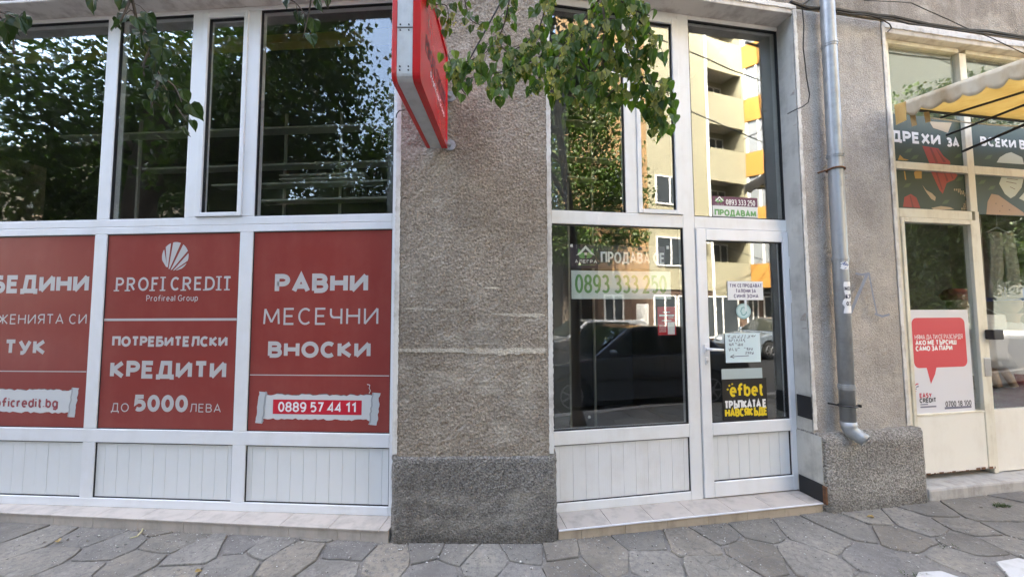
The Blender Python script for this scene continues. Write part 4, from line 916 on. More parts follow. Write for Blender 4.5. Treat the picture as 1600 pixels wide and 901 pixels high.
# ------------------------------------------------------------------ red light box on the pillar
sg = empty('lightbox_sign', (-.54, 2.76, 2.79), 'red double sided lightbox sign with aluminium rim projecting from the pillar', 'sign')
Y0, Y1, ZB, ZT, XL, XR = 1.90, 2.725, 2.785, 3.52, -.615, -.465
def outline(y0, y1, z0, z1, r_):   # in the y-z plane, rounded front corners
    return [(y1, z0), (y0 + r_, z0)] + [(y0 + r_ - r_ * math.sin(R(a)), z0 + r_ - r_ * math.cos(R(a))) for a in (22, 45, 68, 90)] + [(y0, z1 - r_)] + [(y0 + r_ - r_ * math.cos(R(a)), z1 - r_ + r_ * math.sin(R(a))) for a in (22, 45, 68, 90)] + [(y1, z1)]
mb = MB(); mb.prism([(XL + .026, y, z) for y, z in outline(Y0 + .004, Y1, ZB + .004, ZT - .004, .035)], (XR - .042 - XL - .026, 0, 0)); mb.build('casing', 'alu', sg, .002)
mb = MB(); mb.prism([(XL, y, z) for y, z in outline(Y0, Y1, ZB, ZT, .04)], (.0255, 0, 0)); mb.build('rim', 'red_trim', sg, .004)
mb = MB()
o1, o2 = outline(Y0, Y1, ZB, ZT, .04), outline(Y0 + .045, Y1 - .004, ZB + .045, ZT - .045, .02); n = len(o1)
vs = [(x, y, z) for x in (XR - .0415, XR) for y, z in o1] + [(XR, y, z) for y, z in o2] + [(XR - .012, y, z) for y, z in o2]; fs = []
for i in range(n):
    j = (i + 1) % n; fs += [(i, j, n + j, n + i), (n + i, n + j, 2 * n + j, 2 * n + i), (2 * n + i, 2 * n + j, 3 * n + j, 3 * n + i)]
mb.add(vs, fs); mb.build('rim', 'red_gloss', sg, .002)
mb = MB(); mb.prism([(XR - .013, y, z) for y, z in outline(Y0 + .04, Y1 - .004, ZB + .04, ZT - .04, .02)], (.004, 0, 0)); mb.build('face_panel', 'red_gloss', sg)
mb = MB(); onf = lambda x, y, dz: Vector((XR - .0088 + dz, x, y))
text(mb, 'PROFI CREDIT', 2.05, 2.66, 3.05, 3.15, onf, weight=.15, tracking=.22, serif=True); mb.build('lettering', ink('sign_dark', (.03, .01, .012)), sg)
mb = MB(); text(mb, 'Profireal Group', 2.18, 2.64, 2.97, 3.015, onf, weight=.14, tracking=.2); mb.build('lettering', WHITE, sg)
mb = MB()
for (y, z) in ((Y0, 3.055), (Y0, 3.085), (Y0, 2.86), (Y0, 2.84)):
    for x in (-.572, -.528): mb = MB(); mb.cyl((x, Y0 + .003, z), (0, 1, 0), .0045, .004, 8); mb.build('rivet', 'dark_metal', sg)
mb = MB(); mb.box(-.588, -.508, Y0 + .0005, Y0 + .0038, 3.069, 3.0705); mb.build('seam', 'dark_metal', sg)
for z in (2.83, 3.20):
    mb = MB(); mb.cyl((-.452, 2.771, z), (0, 1, 0), .040, .008, 28); mb.tube([(-.452, 2.768, z), (-.472, 2.74, z)], .012, 8)
    for a in (40, 140, 270): mb.cyl((-.452 + .026 * math.cos(R(a)), 2.765, z + .026 * math.sin(R(a))), (0, 1, 0), .005, .006, 8)
    mb.build('wall_bracket', 'zinc', sg)
mb = MB(); p0 = at(730, 100, 2.70); p1 = at(792, -14, 2.60); mb.tube([p0, (p0 + p1) / 2 + Vector((0, 0, -.003)), p1], .006, 6); tag(mb.build('stay_cable', 'cable'), 'straight black stay cable slanting up beside the red lightbox', 'cable')
mb = MB(); q = [at(632, 172, 2.76), at(624, 173, 2.72), at(620, 178, 2.72), at(619, 184, 2.74)]; mb.tube(q, .004, 6); tag(mb.build('wire_end', 'cable'), 'short bent black wire end sticking out behind the red lightbox', 'wire')

# ------------------------------------------------------------------ drainpipe
pu = 2.475
dpr = empty('drainpipe', WR.w(pu, .55, -.10), 'grey galvanised drainpipe with joint rings and a kicked out outlet', 'drainpipe')
PD = -.045; rad = .053
ulist = [(2.455, 12.3), (2.447, 4.4), (2.440, 3.0), (2.432, 2.0), (2.422, .70)]
pl_pts = [WR.w(u_, z_, PD) for u_, z_ in ulist]
def pipe_u(z):
    for (a, za), (b, zb) in zip(ulist[:-1], ulist[1:]):
        if zb <= z <= za: return b + (a - b) * (z - zb) / (za - zb)
    return ulist[-1][0]
mb = MB(); mb.tube(pl_pts, rad, 24); mb.build('pipe', 'zinc', dpr, smooth=True)
for z in (3.87, 2.90, 2.02, .98):
    mb = MB(); mb.tube([WR.w(pipe_u(z), z + .022, PD), WR.w(pipe_u(z), z - .022, PD)], rad + .004, 24); mb.tube([WR.w(pipe_u(z), z + .004, PD), WR.w(pipe_u(z), z - .004, PD)], rad + .008, 24); mb.build('joint_ring', 'zinc', dpr, smooth=False)
mb = MB(); mb.tube([WR.w(2.422, .705, PD), WR.w(2.424, .66, PD - .002), WR.w(2.434, .624, PD - .016), WR.w(2.456, .592, PD - .065), WR.w(2.468, .574, PD - .092)], [rad + .003, rad + .002, rad, rad * .95, rad * .93], 24, cap=False)
sp = mb.build('outlet', 'zinc', dpr, smooth=True); sm = sp.modifiers.new('thickness', 'SOLIDIFY'); sm.thickness = .004
mb = MB(); c_ = WR.w(2.460, .586, PD - .075); mb.cyl(c_, (WR.d * .04 - WR.n * -.0 + WR.n * -.05 + Vector((0, 0, -.027))), rad * .88, .004, 20); mb.build('outlet_inside', 'black', dpr)
for z, mm in ((2.78, 'rust'), (.83, 'dark_metal')):
    mb = MB(); mb.tube([WR.w(pipe_u(z) + (rad + .008) * math.cos(R(a)), z + .004 * math.sin(R(2 * a)), PD + (rad + .008) * math.sin(R(a))) for a in range(0, 361, 20)], .007, 6); mb.tube([WR.w(pipe_u(z) - rad - .005, z, PD), WR.w(pipe_u(z) - rad - .02, z, .055)], .007, 6)
    if z < 1: mb.tube([WR.w(pipe_u(z) + rad, z, PD - .01), WR.w(pipe_u(z) + rad + .05, z - .004, PD - .02)], .007, 6); mb.cyl(WR.w(pipe_u(z) + rad + .045, z - .004, PD - .02), (0, 0, 1), .012, .02, 8)
    mb.build('pipe_bracket', mm, dpr)
def onpipe(x, y, dz): # x in metres around the pipe front, y height
    a = x / rad; rr_ = rad + .0012 + dz; return WR.w(pipe_u(y) + rr_ * math.sin(a), y, PD - rr_ * math.cos(a))
def pipe_patch(label, z0, z1, w0, w1, seed, lines):
    rr = random.Random(seed); st = empty('sticker', WR.w(pu, z0, PD), label, 'sticker'); mb = MB(); n, m_ = 12, 10; vs = []
    for k in range(m_ + 1):
        z = z0 + (z1 - z0) * k / m_; e0, e1 = w0 + rr.uniform(-.012, .012), w1 + rr.uniform(-.012, .012)
        for i in range(n + 1): vs.append(onpipe(e0 + (e1 - e0) * i / n, z, 0))
    mb.add(vs, [(k * (n + 1) + i, k * (n + 1) + i + 1, (k + 1) * (n + 1) + i + 1, (k + 1) * (n + 1) + i) for k in range(m_) for i in range(n)]); mb.build('torn_paper', ink('sticker_white', (.74, .74, .74)), st)
    mb = MB()
    for s, x0, x1, y0, y1 in lines: text(mb, s, x0, x1, y0, y1, onpipe, weight=.2, tracking=.2)
    if lines: mb.build('lettering', ink('sticker_ink', (.03, .03, .06)), st)
    return st
pipe_patch('white torn paper sticker with black letters on the drainpipe', 1.575, 1.83, -.035, .062, 3, [('МОНТ', -.028, .056, 1.755, 1.795), ('КРИ', -.022, .054, 1.69, 1.73), ('02 4', -.02, .054, 1.635, 1.67)])
s5 = pipe_patch('small scrap of torn blue and white sticker higher on the drainpipe', 1.93, 2.0, -.04, .012, 6, [])
mb = MB(); rr = random.Random(3)
for k in range(9): x, y = rr.uniform(-.036, .006), rr.uniform(1.935, 1.99); ribbon(mb, [(x, y), (x + .010, y + rr.uniform(-.008, .008)), (x + .016, y + .006)], .006, onpipe, .0006 + k * .0001)
mb.build('print', ink('sticker_blue', (.10, .15, .32)), s5)
# faded blue graffiti on the second pillar
mb = MB(); GRA = ink('blue_spray', (.24, .27, .33), .9)
gp = lambda *p: [WR.uz(*q, -.002) for q in p]
for k, (P, w_) in enumerate(((gp((1328, 490), (1338, 465), (1347, 445), (1354, 428)), .030), (gp((1336, 427), (1346, 429), (1358, 427)), .018), (gp((1357, 427), (1363, 460), (1370, 493)), .016), (gp((1366, 490), (1378, 494), (1389, 491)), .018))): ribbon(mb, P, w_, on(WR, -.002), .0035 + k * .0004)
tag(mb.build('graffiti', GRA), 'faded blue spray strokes on the pillar beside the drainpipe', 'graffiti')
# black pad and rusty plate in the door reveal
def reveal_plate(z0, z1, d0, d1, u=2.196): mb = MB(); mb.fbox(WR, u - .006, u, z0, z1, d0, d1); return mb
o = reveal_plate(.70, .885, .055, .19).build('black_pad', 'black', None, .004); tag(o, 'black rectangular pad on the reveal beside the white door', 'pad')
pt = empty('kick_plate', WR.w(2.15, .08, .08), 'black kick plate with rusty edge at the foot of the door reveal', 'plate')
mb = MB(); mb.fbox(WR, 2.174, 2.1825, .075, .215, -.02, .19); mb.build('plate', 'black', pt, .003)
mb = MB(); mb.fbox(WR, 2.172, 2.186, .072, .21, -.052, -.0205); mb.build('rusty_edge', 'rust', pt, .003)

# ------------------------------------------------------------------ cables along the wall
def cable(label, pts, r_, name='cable', m='cable'):
    mb = MB(); mb.tube(pts, r_, 6); return tag(mb.build(name, m), label, 'cable')
def wallpts(pl, dep, px): return [pl.w(*pl.uz(x, y, dep), dep) for x, y in px]
rr = random.Random(5)
for k, (off, r_, lb) in enumerate(((0, .013, 'thickest black cable of the bundle along the wall above the clothes shop'), (4.5, .008, 'thin black cable running just under the thick one above the clothes shop'))):
    px = [(1235, 3 + off * .3), (1262, 12 + off * .5)] if k == 0 else []
    px += [(1306, 14 + off), (1330, 18 + off), (1352, 20 + off), (1370, 23 + off), (1395, 27 + off * .8), (1420, 32 + off), (1450, 37 + off * .7), (1480, 42 + off), (1510, 46 + off * .6), (1545, 50 + off), (1585, 56 + off * .6), (1660, 66 + off)]
    cable(lb, wallpts(WR, -.014 - .012 * k, [(x, y + rr.uniform(-1.2, 1.2)) for x, y in px]), r_)
cable('thin cord drooping from the thick cable to the corner of the clothes shop opening', wallpts(WR, -.012, [(1345, 20), (1362, 26), (1380, 32), (1390, 38), (1393, 44), (1387, 50)]), .005)
cable('loose cord hanging down beside the entrance opening', wallpts(WR, -.010, [(1253, 8), (1256, 40), (1255, 75), (1258, 100), (1260, 120), (1265, 148), (1263, 160), (1254, 167), (1242, 172), (1231, 178)]), .005)
cable('thin slack cable higher on the wall above the clothes shop', wallpts(WR, -.02, [(1350, 1), (1400, 3), (1424, 5), (1450, 17), (1480, 30), (1505, 42), (1550, 60), (1600, 84), (1640, 104)]), .004)
cable('short black cord along the top corner inside the entrance opening', wallpts(GR, -.02, [(1221, 36), (1223, 48), (1222, 70), (1224, 100)]), .006)
cable('short thick cable end rising over the drainpipe', wallpts(WR, -.02, [(1252, 9), (1258, 5), (1268, -2)]), .007)

# ------------------------------------------------------------------ awning over the clothes shop
M['canvas_y'] = bpy.data.materials.new('yellow_canvas'); m = M['canvas_y']; m.use_nodes = True; t_ = m.node_tree; bs = t_.nodes['Principled BSDF']
def cloth(name, c, dirt):
    m = mat(name, c, .85); t = NT(m); a = t.noise(5, 6, .65, t.mapping((1, 1, .5)))
    cc = t.mix(t.ramp(a, [(.42, (0, 0, 0)), (.68, (1, 1, 1))]), c, dirt); t.color(cc)
    tr = t.t.nodes.new('ShaderNodeBsdfTranslucent'); t.t.links.new(cc, tr.inputs[0]); mx = t.t.nodes.new('ShaderNodeMixShader'); mx.inputs[0].default_value = .6
    o = [n for n in t.t.nodes if n.type == 'OUTPUT_MATERIAL'][0]; t.t.links.new(t.b.outputs[0], mx.inputs[1]); t.t.links.new(tr.outputs[0], mx.inputs[2]); t.t.links.new(mx.outputs[0], o.inputs[0]); return m
CY = cloth('yellow_canvas', (.90, .72, .36), (.80, .60, .26)); CW = cloth('cream_valance', (.78, .74, .64), (.60, .50, .34))
AU, AZ, AS, ALEN = 3.137, 3.40, .12, 1.25
aw = empty('awning', WR.w(AU, AZ, -.02), 'yellow canvas awning with scalloped cream valance over the clothes shop', 'awning')
def ap(u, tt, dz=0): return WR.w(AU + u, AZ - AS * tt + dz, -.02 - tt)
mb = MB(); n = 14; W_ = 4.6; nn = 10
vs = [ap(W_ * j / nn, ALEN * i / n, -.010 * math.sin(i * 1.1 + j * 2.1) * .4) for i in range(n + 1) for j in range(nn + 1)]
mb.add(vs, [(i * (nn + 1) + j, i * (nn + 1) + j + 1, (i + 1) * (nn + 1) + j + 1, (i + 1) * (nn + 1) + j) for i in range(n) for j in range(nn)]); o = mb.build('canopy', CY, aw, smooth=True); s_ = o.modifiers.new('thickness', 'SOLIDIFY'); s_.thickness = .004
mb = MB(); vs = []; n = 96; per = .125
for i in range(n + 1):
    tt = .075 + (ALEN - .075) * i / n; ph = ((tt - .075) / per) % 1; dep_ = .105 + .045 * math.sin(math.pi * ph) ** .7; wv = .012 * math.sin(tt * 23) + .006 * math.sin(tt * 61)
    for k in range(5): f = k / 4; p = ap(-.006 + wv * f, tt, .018 - dep_ * f); vs.append(p)
mb.add(vs, [(i * 5 + k, i * 5 + k + 1, (i + 1) * 5 + k + 1, (i + 1) * 5 + k) for i in range(n) for k in range(4)]); o = mb.build('valance', CW, aw, smooth=True); s_ = o.modifiers.new('thickness', 'SOLIDIFY'); s_.thickness = .003
mb = MB(); mb.prism([ap(-.012, .0, .012), ap(-.012, .085, .010), ap(-.012, .080, -.155), ap(-.012, .004, -.17)], WR.d * .004); mb.build('corner_flap', CY, aw)
for (u, tt, h_) in ((.02, .09, .10), (.06, .16, .09)): mb = MB(); mb.prism([ap(u, tt, -.11), ap(u + .025, tt + .02, -.11), ap(u + .02, tt + .03, -.11 - h_), ap(u - .01, tt + .015, -.12 - h_)], WR.n * .003); mb.build('tie_tape', ink('brown_tape', (.38, .26, .12)), aw)
def rod(name, pts, r_=.010): mb = MB(); mb.tube(pts, r_, 8); mb.build(name, 'dark_metal', aw)
rod('rod', [ap(.14, .12, -.03), ap(.14, ALEN, -.03)]); rod('rod', [ap(.50, .0, -.06), ap(.50, ALEN, -.04)])
rod('arm', [WR.w(AU + .72, AZ - .36, -.02), ap(.62, ALEN, -.05)], .012); rod('arm', [WR.w(AU + .55, AZ - .22, -.02), ap(.45, ALEN, -.05)], .010)
rod('cross_bar', [ap(.10, ALEN * .55, -.035), ap(W_, ALEN * .55, -.035)]); rod('front_bar', [ap(.0, ALEN, -.01), ap(W_, ALEN, -.01)], .015); rod('wall_bar', [ap(.0, .0, -.012), ap(W_, .0, -.012)], .012)
for u in (1.5, 2.6, 3.7): rod('rod', [ap(u, .0, -.04), ap(u, ALEN, -.04)])
mb = MB(); mb.tube(wallpts(WR, -.10, [(1448, 184), (1480, 188), (1520, 193), (1560, 196), (1640, 201)]), .006, 6); tag(mb.build('rope', ink('rope_white', (.66, .64, .58))), 'thin white rope stretched under the yellow awning', 'rope')

# ------------------------------------------------------------------ across the street: flats, cars (seen in the glass)
AP = empty('apartment_building', (16, -9, 0), 'pale yellow block of flats with orange balconies, mirrored in the entrance glass', 'building', kind='thing')
M['yellow_wall'] = painted('pale_yellow_render', (.36, .335, .235), (.32, .295, .215), .4, .9, 1.5, .1)
M['orange_wall'] = painted('orange_render', (.44, .22, .045), (.38, .19, .045), .4, .9, 1.5, .1)
M['brown_wall'] = painted('brown_ground_floor', (.14, .09, .065), (.09, .06, .05), .5, .8, 2, .1)
M['stripe_wall'] = painted('tan_render', (.34, .21, .10), (.29, .185, .09), .4, .9, 1.5, .1)
FP = 2.97; HT = 20.5
mb = MB()
mb.box(11.1, 15.0, -13, -9.0, 2.62, HT); mb.build('wall', 'yellow_wall', AP)
mb = MB(); mb.box(8.3, 11.099, -13, -9.05, 2.62, HT); mb.build('wall', 'stripe_wall', AP)
mb = MB(); mb.box(8.3, 30, -13, -9.06, -.1, 2.619); mb.build('ground_floor', 'brown_wall', AP)
mb = MB(); mb.box(15.001, 17.4, -13, -10.2, 2.62, HT); mb.box(17.401, 30, -13, -9.0, 2.62, HT); mb.build('wall', 'yellow_wall', AP)
mb = MB(); mb.box(8.1, 30.2, -13.2, -8.8, HT + .003, HT + .3); mb.build('roof', 'concrete', AP)
def far_window(x0, x1, z0, z1, y=-9.0, n=2):
    f = MB(); w_ = .07
    f.box(x0, x0 + w_, y, y + .06, z0, z1); f.box(x1 - w_, x1, y, y + .06, z0, z1); f.box(x0 + w_, x1 - w_, y, y + .06, z0, z0 + w_); f.box(x0 + w_, x1 - w_, y, y + .06, z1 - w_, z1)
    for k in range(1, n): xx = x0 + (x1 - x0) * k / n; f.box(xx - .04, xx + .04, y, y + .06, z0 + w_, z1 - w_)
    fo = f.build('window', 'white_plastic', AP); p = MB(); p.box(x0 + w_, x1 - w_, y + .01, y + .03, z0 + w_, z1 - w_); p.build('pane', 'glass_far', fo)
for k in range(6):
    z = 2.80 + FP * k
    par = MB(); par.box(15.0, 17.4, -9.12, -9.0, z - .45, z + 1.27); par.build('parapet', 'yellow_wall', AP)
    sl_ = MB(); sl_.box(15.002, 17.398, -10.19, -9.121, z - .2, z); sl_.build('balcony_floor', 'concrete', AP)
    far_window(15.15, 17.25, z + .9, z + 2.45, -10.19, 4)
    bay = MB(); bay.prism([(17.5, -8.98, z - .03), (18.0, -8.0, z - .03), (20.6, -8.0, z - .03), (21.1, -8.98, z - .03)], (0, 0, 1.25)); bay.build('balcony', 'orange_wall', AP)
    gz = MB(); gz.prism([(17.6, -8.98, z + 1.225), (18.07, -8.08, z + 1.225), (20.53, -8.08, z + 1.225), (21.0, -8.98, z + 1.225)], (0, 0, 1.71)); g_ = gz.build('bay_window', 'glass_bay', AP)
    fr = MB()
    for (xa, ya) in ((17.6, -8.95), (17.85, -8.48), (18.07, -8.06), (18.7, -8.05), (19.3, -8.05), (19.9, -8.05), (20.5, -8.05), (20.75, -8.5)): fr.box(xa - .06, xa + .06, ya - .04, ya + .05, z + 1.23, z + 2.93)
    for (xa, xb) in ((18.15, 18.6), (19.4, 19.8)): fr.box(xa, xb, -8.07, -8.055, z + 1.23, z + 2.93)
    fr.build('window_frame', 'white_plastic', g_)
    far_window(11.5, 13.2, z + .95, z + 2.35, n=2) if k < 2 else None
    far_window(23.5, 25.0, z + 1.0, z + 2.4); far_window(9.0, 10.2, z + 1.0, z + 2.3, -9.05) if k % 2 else None
mb = MB(); mb.tube([(14.85, -8.92, 0), (14.85, -8.92, HT)], .07, 8); mb.build('downpipe', 'white_plastic', AP)
for (x0, x1) in ((8.6, 9.6), (11.3, 12.6), (12.7, 13.6), (14.4, 16.6), (17.2, 18.0), (18.4, 20.5)): far_window(x0, x1, .25, 2.35, -9.06, 2)
mb = MB(); mb.box(10.3, 11.0, -9.059, -9.03, 1.0, 1.95); mb.build('notice_case', 'white_plastic', AP)
mb = MB(); mb.box(13.7, 14.4, -8.99, -8.65, 4.9, 5.45); mb.build('air_conditioner', 'white_plastic', AP)
mb = MB(); mb.box(16.5, 21.5, -9.03, -8.3, 2.45, 2.55); mb.build('shop_canopy', 'dark_metal', AP)
for k, (pp, lb) in enumerate((([(7, -4, 10.6), (11, -4.2, 10.3), (16, -5, 10.6)], 'upper slack street cable over the road'), ([(6, -4.5, 9.6), (10, -5, 8.9), (16, -5.5, 8.3)], 'lower street cable sloping over the road'), ([(6, -4, 5.0), (12, -6, 4.3), (18, -8, 3.9)], 'low telephone cable running to the flats'))): cable(lb, pp, .02 if k < 2 else .012, 'street_cable')

M['dull_wall'] = painted('dull_brown_render', (.075, .066, .058), (.05, .045, .04), .6, .9, 1.2, .1)
for k, (x0, x1, h_, lb) in enumerate(((-16, -6.2, 6.2, 'low brown house added behind the lime trees to block sky from the panes'), (-6.0, 7.6, 5.0, 'lowest brown house, added next to the yellow flats to block sky from the panes'), (-44, -16.2, 9.5, 'long brown house added at the far left to block sky from the panes'))):  # added houses, out of view, block the low sky mirrored in the panes
    hb = empty('sky_blocker_house', ((x0 + x1) / 2, -9.3, 0), lb, 'house', 'added brown houses across the street')
    mb = MB(); mb.box(x0, x1, -15, -9.3, -.1, h_); mb.build('wall', 'dull_wall', hb); mb = MB(); mb.box(x0 - .2, x1 + .2, -15.2, -9.0, h_ + .003, h_ + .25); mb.build('roof', 'dull_wall', hb)
    x = x0 + .8
    while x < x1 - 2:
        for z in [.6] + [3.4] * (h_ > 5) + [6.3] * (h_ > 9):
            mb = MB(); mb.box(x, x + 1.3, -9.299, -9.26, z, z + 1.6); w_ = mb.build('window', 'brown_wall', hb); mb = MB(); mb.box(x + .08, x + 1.22, -9.259, -9.25, z + .08, z + 1.52); mb.build('pane', 'glass_far', w_)
        x += 2.9
hb = empty('apartment_building', (46, -9.3, 0), 'grey green block of flats added far down the street to block sky from the clothes shop panes', 'building', None, 'thing')  # added block, keeps sky out of the clothes shop glass
M['grey_render'] = painted('grey_green_render', (.07, .075, .062), (.05, .054, .046), .6, .9, 1.2, .1)
mb = MB(); mb.box(30.5, 75, -15, -9.3, -.1, 26); mb.build('wall', 'grey_render', hb); mb = MB(); mb.box(30.3, 75.2, -15.2, -9.0, 26.003, 26.3); mb.build('roof', 'concrete', hb)
GLS = mat('car_glass', (.015, .02, .02), .03); TYRE = mat('tyre_rubber', (.018, .018, .018), .8); RIM = mat('alloy_rim', (.40, .40, .42), .3, .8); LAMP = mat('headlamp_glass', (.6, .62, .64), .1); LAMPR = mat('rear_lamp', (.3, .01, .01), .2)
def car(x, y, z, rot, paint, label, group='cars parked along the street', estate=False):
    L, W = 4.25, 1.68
    c = empty('parked_car', (x, y, z), label, 'car', group); c.rotation_euler = (0, 0, rot)
    def b(mb, name, m, parent, bev=0, smooth=False):
        o = mb.build(name, m, None, bev, smooth); o.parent = parent; return o
    ev = bmesh.new()
    # side outline of the lower body, front towards -x
    prof = [(-2.10, .30), (-2.13, .52), (-2.05, .70), (-1.90, .78), (-.85, .92), (1.55, .96), (2.02, .92), (2.12, .72), (2.12, .34), (1.72, .22)] + [(1.30 + .36 * math.cos(R(a)), .30 + .36 * math.sin(R(a))) for a in range(0, 181, 20)] + [(.90, .20), (-.92, .20)] + [(-1.30 + .36 * math.cos(R(a)), .30 + .36 * math.sin(R(a))) for a in range(0, 181, 20)] + [(-1.70, .22)]
    mb = MB(); mb.prism([(px, -W / 2, pz) for px, pz in prof], (0, W, 0)); body = b(mb, 'body', paint, c, .045)
    rear = 1.95 if estate else 1.55
    cab = [(-.90, .92), (-.18, 1.40), (.10, 1.44), (rear - .75 if not estate else rear - .25, 1.43), (rear - .35 if not estate else rear - .08, 1.36), (rear + .12, .95)]
    mb = MB(); n = len(cab); vs = []
    for sy in (-1, 1): vs += [(px, sy * (W / 2 - .03 - .16 * (pz - .92) / .5), pz) for px, pz in cab]
    mb.add(vs, [tuple(range(n)), tuple(range(2 * n - 1, n - 1, -1))] + [(i, i + n, (i + 1) % n + n, (i + 1) % n) for i in range(n)]); b(mb, 'cabin', paint, c, .03)
    for sy in (-1, 1):
        yy = lambda pz: sy * (W / 2 - .03 - .16 * (pz - .92) / .5 + .004)
        for poly in ([(-.62, .97), (-.14, 1.35), (.36, 1.375), (.36, .97)], [(.44, .97), (.44, 1.375), (rear - .75, 1.37), (rear - .30, .99)]):
            mb = MB(); mb.prism([(px, yy(pz), pz) for px, pz in poly], (0, sy * .006, 0)); b(mb, 'side_window', GLS, c)
        for xx in (.40, -.66, 1.30):
            mb = MB(); mb.box(xx - .004, xx + .004, sy * (W / 2 + .002) - .003, sy * (W / 2 + .002) + .003, .34, .92); b(mb, 'door_gap', 'black', c)
        for xx in (.24, 1.05): mb = MB(); mb.box(xx - .09, xx + .09, sy * (W / 2 + .012) - .012, sy * (W / 2 + .012) + .012, .80, .825); b(mb, 'door_handle', 'chrome' if paint.name != 'car_black' else 'dark_metal', c, .006)
        mb = MB(); mb.ball((-.60, sy * (W / 2 + .09), 1.0), .07, .10, .07); b(mb, 'mirror', paint, c, 0, True)
        mb = MB(); mb.box(-1.7, 1.75, sy * (W / 2 + .006) - .006, sy * (W / 2 + .006) + .006, .50, .56); b(mb, 'rub_strip', 'black', c, .004)
        mb = MB(); mb.ball((-2.02, sy * .58, .64), .12, .17, .08); b(mb, 'headlamp', LAMP, c, 0, True)
        mb = MB(); mb.ball((2.06, sy * .66, .80), .09, .12, .11); b(mb, 'rear_lamp', LAMPR, c, 0, True)
        for xx in (-1.30, 1.30):
            mb = MB(); mb.cyl((xx, sy * (W / 2 - .10), .31), (0, 1, 0), .31, .20, 28); w_ = b(mb, 'wheel', TYRE, c, .02)
            mb = MB(); mb.cyl((xx, sy * (W / 2 + .003), .31), (0, 1, 0), .06, .015, 14)
            mb.tube([(xx + .19 * math.cos(R(a)), sy * (W / 2 + .003), .31 + .19 * math.sin(R(a))) for a in range(0, 361, 15)], .014, 6)
            for k in range(7): a = R(k * 360 / 7); mb.tube([(xx + .05 * math.cos(a), sy * (W / 2 + .004), .31 + .05 * math.sin(a)), (xx + .19 * math.cos(a), sy * (W / 2 + .002), .31 + .19 * math.sin(a))], .016, 6)
            b(mb, 'rim', RIM, w_)
    mb = MB(); mb.add([(-.84, -.70, .965), (-.84, .70, .965), (-.215, .60, 1.385), (-.215, -.60, 1.385)], [(0, 1, 2, 3)]); o = b(mb, 'windscreen', GLS, c); o.location = (-.018, 0, .012)
    mb = MB(); mb.add([(rear + .09, -.70, .985), (rear + .09, .70, .985), (rear - .29 if not estate else rear - .06, .60, 1.34), (rear - .29 if not estate else rear - .06, -.60, 1.34)], [(0, 1, 2, 3)]); o = b(mb, 'rear_window', GLS, c); o.location = (.014, 0, .010)
    mb = MB(); mb.box(-2.16, -2.08, -.78, .78, .34, .50); mb.box(2.08, 2.15, -.78, .78, .36, .54); b(mb, 'bumper', 'black', c, .03)
    return c
PB = mat('car_black', (.045, .050, .065), .15); PG = mat('car_grey_blue', (.22, .27, .34), .22, .4); PS = mat('car_silver', (.36, .37, .39), .25, .5)
for p_ in (PB, PG, PS): p_.node_tree.nodes['Principled BSDF'].inputs['Coat Weight'].default_value = .6
car(3.45, -.55, -.10, R(8), PB, 'black hatchback parked at the kerb behind the photographer')
car(5.1, -4.9, -.10, R(3), PS, 'silver estate parked across the street', estate=True)
car(-3.2, -4.95, -.10, R(181), PG, 'grey blue saloon added across the street to hide bright pavement from the posters', estate=True)  # added out of view to cover the sunlit pavement mirrored in the posters
car(-9.6, -4.9, -.10, R(1), PB, 'black hatchback added across the street at the left to hide bright pavement')  # second added car, covers more of that mirrored bright pavement
car(13.1, -4.6, -.10, R(2), PG, 'grey blue saloon parked across the street, farther along')
# ------------------------------------------------------------------ lime trees by the kerb
def leaf_mat(name, c0, c1, tr=.35):
    m = mat(name, c0, .45); t = NT(m); oi = t.t.nodes.new('ShaderNodeAttribute'); oi.attribute_name = 'tone'
    c = t.ramp(oi.outputs['Fac'], [(0, c0), (.75, c1), (1, (c1[0] * 1.6, c1[1] * 1.25, c1[2]))]); t.color(c)
    tn = t.t.nodes.new('ShaderNodeBsdfTranslucent'); cc = t.mix(1.0, c, (1.5, 1.7, .55), 'MULTIPLY'); t.t.links.new(cc, tn.inputs[0]); mx = t.t.nodes.new('ShaderNodeMixShader'); mx.inputs[0].default_value = tr
    o = [n for n in t.t.nodes if n.type == 'OUTPUT_MATERIAL'][0]; t.t.links.new(t.b.outputs[0], mx.inputs[1]); t.t.links.new(tn.outputs[0], mx.inputs[2]); t.t.links.new(mx.outputs[0], o.inputs[0]); return m
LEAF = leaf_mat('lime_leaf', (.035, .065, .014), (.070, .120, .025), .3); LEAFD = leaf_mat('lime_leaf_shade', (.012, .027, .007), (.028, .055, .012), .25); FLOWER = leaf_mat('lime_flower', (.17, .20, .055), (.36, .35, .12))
HEART = [(0, 0), (.30, -.06), (.50, .16), (.50, .42), (.34, .70), (.12, .90), (0, 1.08)]
